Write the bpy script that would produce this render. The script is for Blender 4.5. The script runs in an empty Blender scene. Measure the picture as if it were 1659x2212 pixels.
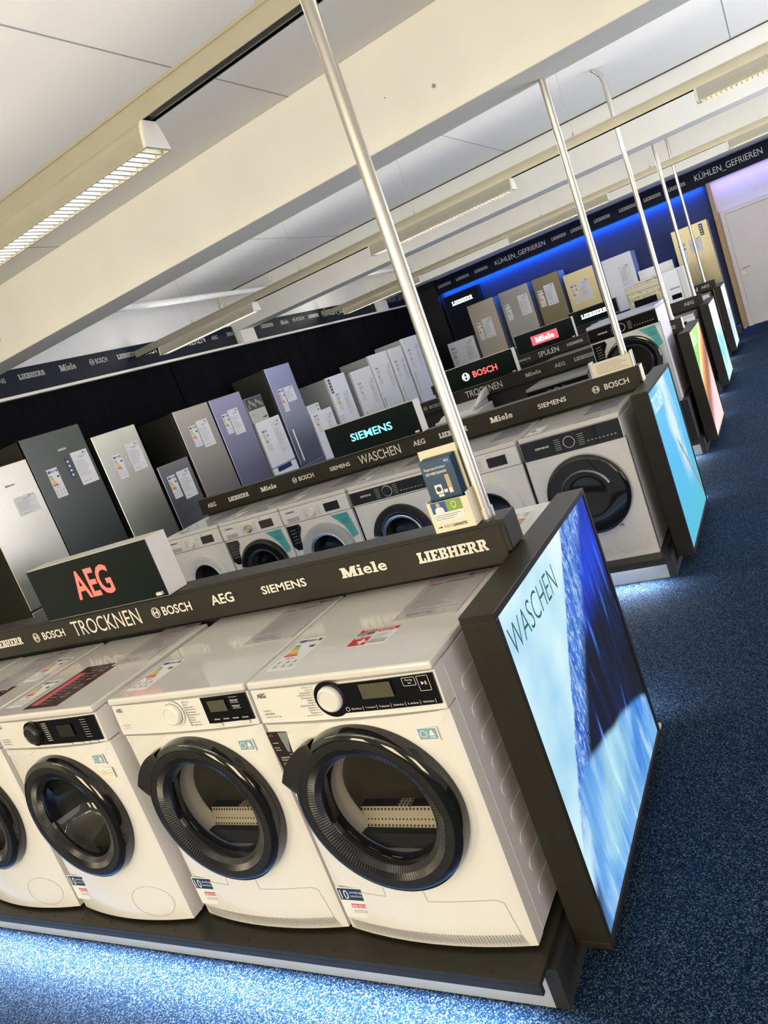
import bpy, bmesh, math, random
from mathutils import Vector, Matrix
random.seed(7)
S = bpy.context.scene
COL = S.collection
PI = math.pi

# ------------------------------------------------------------------ camera
YAW, PITCH, ROLL = -0.5556, -0.1828, -0.3588
cam_d = bpy.data.cameras.new('camera')
cam = bpy.data.objects.new('camera', cam_d)
COL.objects.link(cam)
_f = Vector((math.sin(YAW)*math.cos(PITCH), math.cos(YAW)*math.cos(PITCH), math.sin(PITCH)))
_r = Vector((math.cos(YAW), -math.sin(YAW), 0))
_u = _r.cross(_f)
_r2 = math.cos(ROLL)*_r + math.sin(ROLL)*_u
_u2 = -math.sin(ROLL)*_r + math.cos(ROLL)*_u
_m = Matrix((_r2, _u2, -_f)).transposed().to_4x4()
_m.translation = Vector((0.8863, -1.3956, 1.6639))
cam.matrix_world = _m
cam_d.sensor_fit = 'VERTICAL'
cam_d.sensor_height = 24.0
cam_d.lens = 1602.3/2212*24.0
cam_d.clip_start = 0.05
S.camera = cam

# ------------------------------------------------------------------ world, exposure, big lights
S.view_settings.view_transform = 'Standard'
S.view_settings.look = 'None'
S.view_settings.gamma = 1.0
S.view_settings.use_curve_mapping = False
S.view_settings.exposure = 0.0
S.cycles.use_denoising = True
S.cycles.max_bounces = 8
S.cycles.diffuse_bounces = 4
S.cycles.sample_clamp_indirect = 6.0
W = bpy.data.worlds.new('world'); S.world = W; W.use_nodes = True
W.node_tree.nodes['Background'].inputs[0].default_value = (1.0, 0.90, 0.70, 1)
W.node_tree.nodes['Background'].inputs[1].default_value = 0.45

def area(name, loc, size, power, color, direction, spread=PI):
    L = bpy.data.lights.new(name, 'AREA'); L.shape = 'RECTANGLE'
    L.size, L.size_y = size; L.energy = power; L.color = color; L.spread = spread
    o = bpy.data.objects.new(name, L); COL.objects.link(o); o.location = loc
    o.rotation_euler = Vector(direction).to_track_quat('-Z', 'Y').to_euler()
    return o
WARM = (1.0, 0.87, 0.62)
LAMP_W = 9.0
UP_FILL_W = (26.0, 28.0, 26.0, 36.0)
DAY_W = 330.0
LED_W = 135.0
BLUE_W = 60.0
# daylight through the shop windows behind the camera
for _x in (-3.6, -1.0, 1.6):
    area('window_daylight', (_x, -6.2, 1.5), (1.1, 1.9), DAY_W/3, (1.0, 0.85, 0.56), (0, 1, 0.2))
area('added_aisle_fill', (4.45, -2.6, 1.3), (4.5, 2.4), 65.0, (0.95, 0.86, 1.0), (-1, 0, 0.25))  # added fill from the right for the machine sides, no known window
area('added_aisle_fill', (4.45, 6.5, 1.4), (6.0, 2.0), 400.0, (0.88, 0.91, 1.0), (-1, 0, 0.35))  # added fill from the unseen right side, brightens the fridge fronts

# ------------------------------------------------------------------ materials
MATS = {}
def nodes(name):
    m = bpy.data.materials.new(name); m.use_nodes = True
    nt = m.node_tree; return m, nt, nt.nodes['Principled BSDF'], nt.nodes.new, nt.links.new
def P(name, col, rough=0.5, metal=0.0, emit=None, es=1.0, var=0.04, vs=9.0, bump=0.0, bs=150.0, spec=0.5, coat=0.0, stretch=None, detail=3.0):
    if name in MATS: return MATS[name]
    m, nt, b, N, Lk = nodes(name)
    tc = N('ShaderNodeTexCoord'); mp = N('ShaderNodeMapping')
    Lk(tc.outputs['Object'], mp.inputs[0])
    if stretch: mp.inputs['Scale'].default_value = stretch
    nz = N('ShaderNodeTexNoise'); nz.inputs['Scale'].default_value = vs; nz.inputs['Detail'].default_value = detail
    Lk(mp.outputs[0], nz.inputs[0])
    cr = N('ShaderNodeValToRGB')
    c = Vector(col)
    cr.color_ramp.elements[0].position = 0.3; cr.color_ramp.elements[1].position = 0.7
    cr.color_ramp.elements[0].color = (*(c*(1-var)), 1); cr.color_ramp.elements[1].color = (*(c*(1+var)), 1)
    Lk(nz.outputs[0], cr.inputs[0]); Lk(cr.outputs[0], b.inputs['Base Color'])
    b.inputs['Roughness'].default_value = rough; b.inputs['Metallic'].default_value = metal
    b.inputs['Specular IOR Level'].default_value = spec
    b.inputs['Coat Weight'].default_value = coat; b.inputs['Coat Roughness'].default_value = 0.05
    if emit:
        b.inputs['Emission Color'].default_value = (*emit, 1); b.inputs['Emission Strength'].default_value = es
    if bump:
        n2 = N('ShaderNodeTexNoise'); n2.inputs['Scale'].default_value = bs; Lk(mp.outputs[0], n2.inputs[0])
        bp = N('ShaderNodeBump'); bp.inputs['Strength'].default_value = bump; bp.inputs['Distance'].default_value = 0.002
        Lk(n2.outputs[0], bp.inputs['Height']); Lk(bp.outputs[0], b.inputs['Normal'])
    MATS[name] = m; return m

M_CEIL = P('ceiling_paint', (0.80, 0.79, 0.76), 0.85, var=0.02, vs=1.5, bump=0.15, bs=90)
M_BEAM = P('beam_paint', (0.86, 0.84, 0.77), 0.8, var=0.025, vs=2.0, bump=0.2, bs=60)
M_WALL = P('wall_paint', (0.80, 0.79, 0.77), 0.85, var=0.02, vs=1.5, bump=0.1)
M_BLACKL = P('black_laminate', (0.020, 0.018, 0.013), 0.42, var=0.08, vs=30, spec=0.3)
M_BLACKM = P('matt_black', (0.012, 0.012, 0.013), 0.65, var=0.1, vs=20)
M_CURT = P('black_cloth', (0.004, 0.004, 0.006), 0.95, spec=0.1, var=0.25, vs=6, stretch=(1, 9, 0.3))
M_NAVY = P('navy_panel', (0.016, 0.030, 0.085), 0.6, var=0.06)
M_HEAD = P('header_board', (0.006, 0.010, 0.020), 0.55, var=0.06, spec=0.2)
M_LETW = P('letter_white', (0.78, 0.76, 0.70), 0.5)
M_LETG = P('letter_grey', (0.42, 0.41, 0.38), 0.5)
M_WHITE = P('white_enamel', (0.80, 0.79, 0.77), 0.22, var=0.01, coat=0.4)
M_LID = P('white_lid', (0.72, 0.71, 0.69), 0.16, var=0.01, coat=0.3)
M_SIDE = P('painted_steel_side', (0.74, 0.71, 0.73), 0.38, var=0.01)
M_PLAST = P('white_plastic', (0.72, 0.72, 0.70), 0.35, var=0.01)
M_GREYP = P('grey_plastic', (0.45, 0.46, 0.46), 0.35)
M_GLOSSB = P('gloss_black', (0.008, 0.008, 0.009), 0.06, var=0.02, spec=0.6)
M_SATB = P('satin_black', (0.022, 0.021, 0.019), 0.30, var=0.05)
M_RIDGE = P('ridged_black', (0.014, 0.014, 0.016), 0.25, var=0.05)
M_DRUM = P('drum_steel', (0.30, 0.29, 0.26), 0.3, metal=0.8, var=0.05)
M_DDRUM = P('dark_drum', (0.42, 0.39, 0.30), 0.4, metal=0.0, var=0.08)
M_GASK = P('grey_gasket', (0.55, 0.52, 0.48), 0.5)
M_CHROME = P('chrome', (0.66, 0.64, 0.60), 0.30, metal=1.0, var=0.01)
M_ALU = P('aluminium', (0.62, 0.62, 0.60), 0.35, metal=1.0, var=0.03)
M_RAIL = P('lamp_rail_paint', (0.55, 0.52, 0.41), 0.38, metal=0.7, var=0.03)
M_RAILIN = P('rail_inside', (0.16, 0.17, 0.16), 0.5, metal=0.4)
M_LOUV = P('louvre_white', (0.82, 0.80, 0.74), 0.35, var=0.01)
M_KICK = P('kick_plate_white', (0.34, 0.37, 0.40), 0.45, var=0.02)
M_PAPER = P('paper', (0.80, 0.80, 0.82), 0.6, var=0.01)
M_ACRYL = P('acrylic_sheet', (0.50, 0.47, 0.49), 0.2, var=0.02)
M_INK = P('ink_dark', (0.05, 0.05, 0.06), 0.6)
M_INKG = P('ink_grey', (0.32, 0.32, 0.34), 0.6)
M_RED = P('print_red', (0.55, 0.02, 0.03), 0.5)
M_PINK = P('print_pink', (0.65, 0.10, 0.14), 0.5)
M_NAVYP = P('print_navy', (0.015, 0.045, 0.10), 0.4)
M_BLUEP = P('print_blue', (0.03, 0.09, 0.30), 0.5)
M_GRN = P('print_green', (0.05, 0.32, 0.06), 0.5)
M_LGRN = P('print_lime', (0.35, 0.55, 0.06), 0.5)
M_YEL = P('print_yellow', (0.80, 0.62, 0.04), 0.5)
M_ORG = P('print_orange', (0.75, 0.28, 0.03), 0.5)
M_MAR = P('print_maroon', (0.05, 0.010, 0.014), 0.25)
M_TEAL = P('print_teal', (0.08, 0.42, 0.42), 0.5)
M_DTEAL = P('print_dark_teal', (0.02, 0.16, 0.16), 0.5)
M_CREAM = P('card_cream', (0.80, 0.74, 0.56), 0.6, var=0.01)
M_TAN = P('print_tan', (0.55, 0.38, 0.24), 0.6)
M_PBLUE = P('print_pale_blue', (0.22, 0.40, 0.48), 0.5)
M_WOOD = P('wood_trim', (0.52, 0.33, 0.14), 0.5, var=0.15, vs=12, stretch=(6, 6, 0.5))
M_DOOR = P('door_white', (0.78, 0.74, 0.70), 0.45, var=0.01)
M_PIPE = P('pipe_white', (0.85, 0.85, 0.83), 0.4)
M_SIGNF = P('sign_front', (0.002, 0.007, 0.007), 0.25, var=0.02, spec=0.15)
M_SIGNS = P('sign_side', (0.58, 0.56, 0.54), 0.5)
M_GOLD = P('brass_knob', (0.60, 0.55, 0.40), 0.25, metal=1.0)
def steel(name, c, r=0.30): return P(name, c, r, metal=1.0, var=0.02, vs=40, stretch=(1, 1, 0.03), bump=0.0)
ST_LIGHT = steel('steel_light', (0.50, 0.47, 0.40), 0.34)
ST_BRIGHT = steel('steel_bright', (0.66, 0.66, 0.56), 0.26)
ST_DARK = steel('steel_dark', (0.080, 0.085, 0.078), 0.32)
ST_MID = steel('steel_mid', (0.33, 0.34, 0.34), 0.28)
ST_VIOLET_REFL = steel('steel_violet_reflection', (0.42, 0.41, 0.56), 0.33)  # violet reflection put into the base colour of the steel
ST_BLUE2 = steel('steel_pale_blue', (0.52, 0.55, 0.70), 0.30)
ST_BEIGE = steel('steel_beige', (0.44, 0.40, 0.34), 0.4)
ST_OLIVE = steel('steel_olive', (0.20, 0.18, 0.12), 0.4)
ST_GOLD = steel('steel_gold', (0.52, 0.47, 0.30), 0.38)
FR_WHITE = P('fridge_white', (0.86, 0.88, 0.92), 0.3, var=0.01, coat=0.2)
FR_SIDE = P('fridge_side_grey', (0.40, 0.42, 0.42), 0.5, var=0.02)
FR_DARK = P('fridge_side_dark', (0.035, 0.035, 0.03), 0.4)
def emis(name, c, s):
    return P(name, (0.05, 0.05, 0.05), 0.4, emit=c, es=s, var=0.0)
E_RED = emis('lit_red', (1.0, 0.10, 0.07), 2.2)
E_CYAN = emis('lit_cyan', (0.22, 0.85, 1.0), 1.6)
E_WHITE = emis('lit_white', (0.80, 1.0, 0.95), 2.6)
E_REDP = emis('lit_red_panel', (1.0, 0.10, 0.14), 1.1)
E_BLUE = emis('lit_blue', (0.01, 0.12, 1.0), 2.5)

def glass_mat():
    m, nt, b, N, Lk = nodes('door_glass')
    out = nt.nodes['Material Output']; nt.nodes.remove(b)
    tr = N('ShaderNodeBsdfTransparent'); gl = N('ShaderNodeBsdfGlossy'); mx = N('ShaderNodeMixShader')
    tr.inputs[0].default_value = (0.86, 0.85, 0.80, 1); gl.inputs['Roughness'].default_value = 0.03
    fr = N('ShaderNodeFresnel'); ge = N('ShaderNodeNewGeometry'); mr = N('ShaderNodeMapRange'); mr.inputs[3].default_value = 1.45; mr.inputs[4].default_value = 1/1.45
    Lk(ge.outputs['Backfacing'], mr.inputs[0]); Lk(mr.outputs[0], fr.inputs[0])
    nz = N('ShaderNodeTexNoise'); nz.inputs['Scale'].default_value = 6
    ad = N('ShaderNodeMath'); ad.operation = 'MULTIPLY_ADD'; ad.inputs[1].default_value = 0.04
    Lk(nz.outputs[0], ad.inputs[0]); Lk(fr.outputs[0], ad.inputs[2])
    Lk(ad.outputs[0], mx.inputs[0]); Lk(tr.outputs[0], mx.inputs[1]); Lk(gl.outputs[0], mx.inputs[2])
    Lk(mx.outputs[0], out.inputs[0]); return m
M_GLASS = glass_mat()

def carpet():
    m, nt, b, N, Lk = nodes('blue_carpet')
    tc = N('ShaderNodeTexCoord')
    v = N('ShaderNodeTexVoronoi'); v.inputs['Scale'].default_value = 300
    n2 = N('ShaderNodeTexNoise'); n2.inputs['Scale'].default_value = 420; n2.inputs['Detail'].default_value = 2
    Lk(tc.outputs['Object'], v.inputs[0]); Lk(tc.outputs['Object'], n2.inputs[0])
    sp = N('ShaderNodeSeparateColor'); Lk(v.outputs['Color'], sp.inputs[0])
    ma = N('ShaderNodeMath'); ma.operation = 'MULTIPLY_ADD'; ma.inputs[1].default_value = 0.5
    sb = N('ShaderNodeMath'); sb.operation = 'SUBTRACT'; sb.inputs[1].default_value = 0.25
    Lk(n2.outputs[0], ma.inputs[0]); Lk(sp.outputs[0], ma.inputs[2]); Lk(ma.outputs[0], sb.inputs[0])
    r = N('ShaderNodeValToRGB'); e = r.color_ramp.elements
    e[0].position = 0.20; e[0].color = (0.002, 0.008, 0.025, 1)
    e[1].position = 1.0; e[1].color = (0.095, 0.130, 0.178, 1)
    x = e.new(0.68); x.color = (0.009, 0.030, 0.074, 1)
    Lk(sb.outputs[0], r.inputs[0]); Lk(r.outputs[0], b.inputs['Base Color'])
    b.inputs['Roughness'].default_value = 0.95; b.inputs['Specular IOR Level'].default_value = 0.05
    bp = N('ShaderNodeBump'); bp.inputs['Strength'].default_value = 0.4; bp.inputs['Distance'].default_value = 0.003
    Lk(v.outputs['Distance'], bp.inputs['Height']); Lk(bp.outputs[0], b.inputs['Normal'])
    return m
M_CARPET = carpet()

def perf(name, base, hole, scale):
    m, nt, b, N, Lk = nodes(name)
    tc = N('ShaderNodeTexCoord'); v = N('ShaderNodeTexVoronoi'); v.inputs['Scale'].default_value = scale
    v.inputs['Randomness'].default_value = 0.0
    Lk(tc.outputs['Object'], v.inputs[0]); r = N('ShaderNodeValToRGB'); e = r.color_ramp.elements
    e[0].position = 0.30; e[0].color = (*hole, 1); e[1].position = 0.36; e[1].color = (*base, 1)
    Lk(v.outputs['Distance'], r.inputs[0]); Lk(r.outputs[0], b.inputs['Base Color']); b.inputs['Roughness'].default_value = 0.4
    return m
M_PERF = perf('perforated_grey', (0.45, 0.41, 0.34), (0.03, 0.03, 0.03), 85)
M_DPERF = perf('perforated_drum', (0.075, 0.072, 0.06), (0.02, 0.02, 0.02), 60)

# ------------------------------------------------------------------ mesh helpers
class MB:
    def __init__(self): self.v = []; self.f = []; self.mi = []
    def quad(self, pts, m=0):
        i = len(self.v); self.v += [tuple(p) for p in pts]; self.f.append(tuple(range(i, i+len(pts)))); self.mi.append(m)
    def box(self, x0, x1, y0, y1, z0, z1, m=0, skip=''):
        i = len(self.v)
        self.v += [(x0,y0,z0),(x1,y0,z0),(x1,y1,z0),(x0,y1,z0),(x0,y0,z1),(x1,y0,z1),(x1,y1,z1),(x0,y1,z1)]
        F = {'b':(0,3,2,1),'t':(4,5,6,7),'f':(0,1,5,4),'r':(1,2,6,5),'k':(2,3,7,6),'l':(3,0,4,7)}
        for k, q in F.items():
            if k in skip: continue
            self.f.append(tuple(i+a for a in q)); self.mi.append(m)
        return self
    def prism(self, poly, origin, U, V, Nn, depth, m=0):
        """poly 2D (u,v) ccw, extruded by depth along Nn"""
        o = Vector(origin); U = Vector(U); V = Vector(V); Nn = Vector(Nn); i = len(self.v); n = len(poly)
        for d in (0, depth):
            for (a, b) in poly: self.v.append(tuple(o + U*a + V*b + Nn*d))
        self.f.append(tuple(i+n+k for k in range(n))); self.mi.append(m)
        self.f.append(tuple(i+k for k in reversed(range(n)))); self.mi.append(m)
        for k in range(n):
            j = (k+1) % n; self.f.append((i+k, i+j, i+n+j, i+n+k)); self.mi.append(m)
        return self
    def tube(self, pts, r, seg=12, m=0, cap=True):
        pts = [Vector(p) for p in pts]; i = len(self.v); n = len(pts)
        rs = r if isinstance(r, (list, tuple)) else [r]*n
        up = None
        for k, p in enumerate(pts):
            d = (pts[min(k+1, n-1)] - pts[max(k-1, 0)]).normalized()
            if up is None:
                up = Vector((0,0,1)) if abs(d.z) < 0.9 else Vector((1,0,0))
            a = d.cross(up).normalized(); b = a.cross(d).normalized(); up = b
            for s in range(seg):
                t = 2*PI*s/seg; self.v.append(tuple(p + (a*math.cos(t)+b*math.sin(t))*rs[k]))
        for k in range(n-1):
            for s in range(seg):
                s2 = (s+1) % seg
                self.f.append((i+k*seg+s, i+k*seg+s2, i+(k+1)*seg+s2, i+(k+1)*seg+s)); self.mi.append(m)
        if cap:
            self.f.append(tuple(i+s for s in reversed(range(seg)))); self.mi.append(m)
            self.f.append(tuple(i+(n-1)*seg+s for s in range(seg))); self.mi.append(m)
        return self
    def lathe(self, prof, c, seg=96, m=0, t0=0.0, t1=2*PI, ridge=0.0):
        """profile [(r, y)] revolved about the y axis through c=(x,z)"""
        i = len(self.v); n = len(prof); full = abs(t1-t0-2*PI) < 1e-6; ns = seg if full else seg+1
        for s in range(ns):
            t = t0 + (t1-t0)*s/seg
            for (r, y) in prof:
                self.v.append((c[0]+r*math.cos(t), y - (ridge if s % 2 else 0.0), c[1]+r*math.sin(t)))
        for s in range(seg):
            s2 = (s+1) % ns
            for k in range(n-1):
                self.f.append((i+s*n+k, i+s2*n+k, i+s2*n+k+1, i+s*n+k+1)); self.mi.append(m)
        return self
    def build(self, name, mats, parent=None, bevel=0.0, smooth=False, seg=2):
        me = bpy.data.meshes.new(name); me.from_pydata(self.v, [], self.f)
        if not isinstance(mats, (list, tuple)): mats = [mats]
        for q in mats: me.materials.append(q)
        me.polygons.foreach_set('material_index', self.mi)
        if smooth:
            me.polygons.foreach_set('use_smooth', [True]*len(self.f))
        bm = bmesh.new(); bm.from_mesh(me)
        if smooth: bmesh.ops.remove_doubles(bm, verts=bm.verts, dist=1e-6)
        bmesh.ops.recalc_face_normals(bm, faces=bm.faces) if smooth else None
        bm.to_mesh(me); bm.free()
        o = bpy.data.objects.new(name, me); COL.objects.link(o)
        if parent is not None: o.parent = parent
        if bevel:
            b = o.modifiers.new('bevel', 'BEVEL'); b.width = bevel; b.segments = seg; b.limit_method = 'ANGLE'; b.angle_limit = 0.7
        if smooth and hasattr(me, 'set_sharp_from_angle'): me.set_sharp_from_angle(angle=0.7)
        return o

def root(name, label, cat, loc=(0,0,0), rz=0.0, group=None):
    o = bpy.data.objects.new(name, None); COL.objects.link(o); o.location = loc; o.rotation_euler = (0, 0, rz)
    o.empty_display_size = 0.1
    return tag(o, label, cat, group)
def tag(o, label, cat, group=None):
    o['label'] = label; o['category'] = cat
    if group: o['group'] = group
    return o
def struct(o, label=None):
    o['kind'] = 'structure'
    if label: o['label'] = label
    return o

# ------------------------------------------------------------------ lettering
FRONT = ((1,0,0), (0,0,1)); TOP = ((1,0,0), (0,1,0)); WALLX = ((0,1,0), (0,0,1)); TOPR = ((-1,0,0), (0,-1,0))
_tc = {}
def glyphs(body, bold=0.0):
    k = (body, bold)
    if k in _tc: return _tc[k]
    cu = bpy.data.curves.new('t', 'FONT'); cu.body = body; cu.offset = bold; cu.resolution_u = 3
    ob = bpy.data.objects.new('t', cu); COL.objects.link(ob)
    dg = bpy.context.evaluated_depsgraph_get(); dg.update()
    me = bpy.data.meshes.new_from_object(ob.evaluated_get(dg))
    vs = [tuple(v.co[:2]) for v in me.vertices]; fs = [tuple(p.vertices) for p in me.polygons]
    COL.objects.unlink(ob); bpy.data.objects.remove(ob); bpy.data.meshes.remove(me)
    x0 = min(v[0] for v in vs); x1 = max(v[0] for v in vs); y0 = min(v[1] for v in vs); y1 = max(v[1] for v in vs)
    vs = [((a-x0)/(x1-x0), (b-y0)/(y1-y0)) for a, b in vs]
    _tc[k] = (vs, fs, (x1-x0)/(y1-y0)); return _tc[k]
def rects2(rs): # list of (x0,x1,y0,y1) -> verts faces
    vs, fs = [], []
    for r in rs:
        i = len(vs)
        if len(r) == 4 and not isinstance(r[0], tuple):
            x0,x1,y0,y1 = r; vs += [(x0,y0),(x1,y0),(x1,y1),(x0,y1)]
        else: vs += list(r)
        fs.append(tuple(range(i, len(vs))))
    return vs, fs
SLAB = {
 'L': (0.74, [(0.08,0.38,0,1),(0,0.48,0.82,1),(0,0.74,0,0.2),(0.56,0.74,0,0.42)]),
 'I': (0.46, [(0.08,0.38,0,1),(0,0.46,0.82,1),(0,0.46,0,0.18)]),
 'E': (0.76, [(0.08,0.38,0,1),(0,0.76,0.82,1),(0,0.76,0,0.18),(0.38,0.6,0.42,0.58),(0.6,0.76,0.68,1),(0.6,0.76,0,0.34)]),
 'B': (0.82, [(0.08,0.36,0,1),(0,0.66,0.83,1),(0,0.66,0,0.17),(0.3,0.66,0.43,0.58),((0.5,0.58),(0.66,0.58),(0.76,0.65),(0.78,0.72),(0.76,0.9),(0.66,1),(0.5,0.9)),((0.52,0.1),(0.66,0),(0.8,0.1),(0.82,0.25),(0.8,0.4),(0.68,0.53),(0.52,0.43))]),
 'H': (0.96, [(0.08,0.36,0,1),(0.6,0.88,0,1),(0,0.44,0.83,1),(0.52,0.96,0.83,1),(0,0.44,0,0.17),(0.52,0.96,0,0.17),(0.3,0.66,0.42,0.58)]),
 'R': (0.90, [(0.08,0.36,0,1),(0,0.62,0.83,1),(0,0.44,0,0.17),(0.3,0.62,0.42,0.56),((0.5,0.52),(0.66,0.45),(0.8,0.6),(0.8,0.85),(0.64,1),(0.5,0.9)),((0.4,0.45),(0.64,0.45),(0.84,0.17),(0.9,0.17),(0.9,0),(0.64,0))]),
 'M': (1.24, [(0.08,0.34,0,1),(0.9,1.16,0,1),(0,0.42,0,0.16),(0.82,1.24,0,0.16),(0,0.3,0.84,1),(0.94,1.24,0.84,1),((0.1,1),(0.42,1),(0.7,0.2),(0.52,0)),((0.84,1),(1.14,1),(0.72,0),(0.52,0))]),
 'i': (0.40, [(0.08,0.32,0,0.70),(0,0.4,0,0.14),(0,0.24,0.57,0.70),(0.08,0.32,0.82,1.02)]),
 'l': (0.40, [(0.08,0.32,0,1.02),(0,0.4,0,0.14),(0,0.24,0.88,1.02)]),
}
def slab(word):
    k = ('slab', word)
    if k in _tc: return _tc[k]
    vs, fs, x = [], [], 0.0
    for ch in word:
        if ch == 'e':
            a, b, asp = glyphs('e', 0.02); w = 0.62; a = [(p*w, q*0.72) for p, q in a]
        else:
            w, rs = SLAB[ch]; a, b = rects2(rs)
        i = len(vs); vs += [(p+x, q) for p, q in a]; fs += [tuple(i+t for t in f) for f in b]; x += w+0.05
    x -= 0.05
    vs = [(p/x, q) for p, q in vs]
    _tc[k] = (vs, fs, x); return _tc[k]
def roundel():
    k = ('roundel',)
    if k in _tc: return _tc[k]
    vs, fs = [], []
    def ring(r0, r1, t0=0, t1=2*PI, n=28):
        for s in range(n):
            a = t0+(t1-t0)*s/n; b = t0+(t1-t0)*(s+1)/n; i = len(vs)
            for r, t in ((r0,a),(r1,a),(r1,b),(r0,b)): vs.append((0.5+r*math.cos(t), 0.5+r*math.sin(t)))
            fs.append((i,i+1,i+2,i+3))
    ring(0.42, 0.5); ring(0.28, 0.35, -PI*0.42, PI*0.42, 12); ring(0.28, 0.35, PI*0.58, PI*1.42, 12)
    for x0,x1,y0,y1 in [(0.24,0.34,0.26,0.74),(0.66,0.76,0.26,0.74),(0.34,0.66,0.44,0.56)]:
        i = len(vs); vs += [(x0,y0),(x1,y0),(x1,y1),(x0,y1)]; fs.append((i,i+1,i+2,i+3))
    _tc[k] = (vs, fs, 1.0); return _tc[k]
def getg(word, bold):
    if word in ('LIEBHERR', 'Miele'): return slab(word)
    if word == '@': return roundel()
    return glyphs(word, bold)
def put(mb, word, p, w, h, axes=FRONT, bold=0.0, m=0):
    """flat glyphs fitted to the box w x h whose lower left corner is p"""
    vs, fs, asp = getg(word, bold); U, V = Vector(axes[0]), Vector(axes[1]); p = Vector(p)
    if w is None: w = h*asp
    i = len(mb.v)
    if word in ('LIEBHERR', 'Miele', '@'):
        nn = U.cross(V); lift = [0.0]*len(vs)
        for k, f in enumerate(fs):
            for t in f: lift[t] = 0.00012*(k % 12)
        for t, (a, b) in enumerate(vs): mb.v.append(tuple(p + U*(a*w) + V*(b*h) + nn*lift[t]))
    else:
        for a, b in vs: mb.v.append(tuple(p + U*(a*w) + V*(b*h)))
    for f in fs: mb.f.append(tuple(i+t for t in f)); mb.mi.append(m)
    return w
def rect(mb, p, w, h, axes=FRONT, m=0):
    U, V = Vector(axes[0]), Vector(axes[1]); p = Vector(p)
    mb.quad([p, p+U*w, p+U*w+V*h, p+V*h], m)
def poly(mb, p, pts, axes=FRONT, m=0):
    U, V = Vector(axes[0]), Vector(axes[1]); p = Vector(p)
    mb.quad([p+U*a+V*b for a, b in pts], m)
def nrm(axes): return Vector(axes[0]).cross(Vector(axes[1]))
def lettering(parent, word, p, w, h, axes=FRONT, bold=0.0, mat=None, lift=0.0015, name='lettering', depth=0.0):
    mb = MB(); n = nrm(axes)
    put(mb, word, Vector(p)+n*lift, w, h, axes, bold)
    o = mb.build(name, mat or M_LETW, parent)
    if depth:
        s = o.modifiers.new('solid', 'SOLIDIFY'); s.thickness = depth; s.offset = 0
    return o

# ------------------------------------------------------------------ sheets and stickers
KURZ = [M_PAPER, M_INK, M_INKG, M_RED, M_BLUEP]
def price_sheet_mb(w, h, axes, p, lift=0.0012, price='859,- €', brand='AEG', base=0):
    mb = MB(); n = nrm(axes); p = Vector(p); U, V = Vector(axes[0]), Vector(axes[1])
    mb.prism([(0,0),(w,0),(w,h),(0,h)], p, U, V, n, lift, base)
    q = p + n*(lift+0.0006)
    def at(a, b): return q + U*(a*w) + V*(b*h)
    rect(mb, at(0.68, 0.90), 0.06*w, 0.05*h, axes, 4); put(mb, 'K', at(0.74, 0.90), 0.05*w, 0.05*h, axes, 0.03, 4)
    put(mb, 'KURZ', at(0.79, 0.905), 0.16*w, 0.035*h, axes, 0.02, 3)
    if brand: put(mb, brand, at(0.08, 0.78), 0.20*w, 0.045*h, axes, 0.02, 3)
    rect(mb, at(0.36, 0.83), 0.45*w, 0.010*h, axes, 1); rect(mb, at(0.36, 0.80), 0.32*w, 0.010*h, axes, 1)
    rect(mb, at(0.06, 0.87), 0.88*w, 0.004*h, axes, 2)
    y = 0.72
    while y > 0.22:
        rect(mb, at(0.08, y), (0.45+0.3*random.random())*w, 0.008*h, axes, 2); y -= 0.036
    rect(mb, at(0.06, 0.17), 0.88*w, 0.004*h, axes, 2)
    if price: put(mb, price, at(0.16, 0.06), 0.40*w, 0.06*h, axes, 0.01, 2)
    return mb
def energy_mb(w, h, axes, p, lift=0.001, mats_only=False):
    mb = MB(); n = nrm(axes); p = Vector(p); U, V = Vector(axes[0]), Vector(axes[1])
    mb.prism([(0,0),(w,0),(w,h),(0,h)], p, U, V, n, lift, 0); q = p+n*(lift+0.0006)
    def at(a, b): return q+U*(a*w)+V*(b*h)
    rect(mb, at(0.06, 0.86), 0.26*w, 0.08*h, axes, 1); put(mb, 'ENERGY', at(0.34, 0.87), 0.44*w, 0.06*h, axes, 0.02, 2)
    rect(mb, at(0.82, 0.86), 0.12*w, 0.08*h, axes, 2)
    for k, mm in enumerate((3, 4, 4, 5, 5, 6, 7)):
        yy = 0.74-k*0.055; ww = (0.16+0.055*k)*w
        poly(mb, at(0.08, yy), [(0,0),(ww,0),(ww+0.02*h,0.02*h),(ww,0.04*h),(0,0.04*h)], axes, mm)
    poly(mb, at(0.68, 0.66), [(0,0.035*h),(0.08*w,0),(0.24*w,0),(0.24*w,0.07*h),(0.08*w,0.07*h)], axes, 2)
    put(mb, '85', at(0.30, 0.33), 0.14*w, 0.03*h, axes, 0.02, 2); rect(mb, at(0.46, 0.335), 0.16*w, 0.012*h, axes, 2)
    for a in (0.10, 0.44, 0.72):
        for b in (0.20, 0.08):
            rect(mb, at(a, b), 0.15*w, 0.012*h, axes, 2); rect(mb, at(a+0.03, b+0.03), 0.08*w, 0.035*h, axes, 8)
    return mb
EN = [M_PAPER, M_BLUEP, M_INK, M_GRN, M_LGRN, M_YEL, M_ORG, M_RED, M_INKG]
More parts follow.
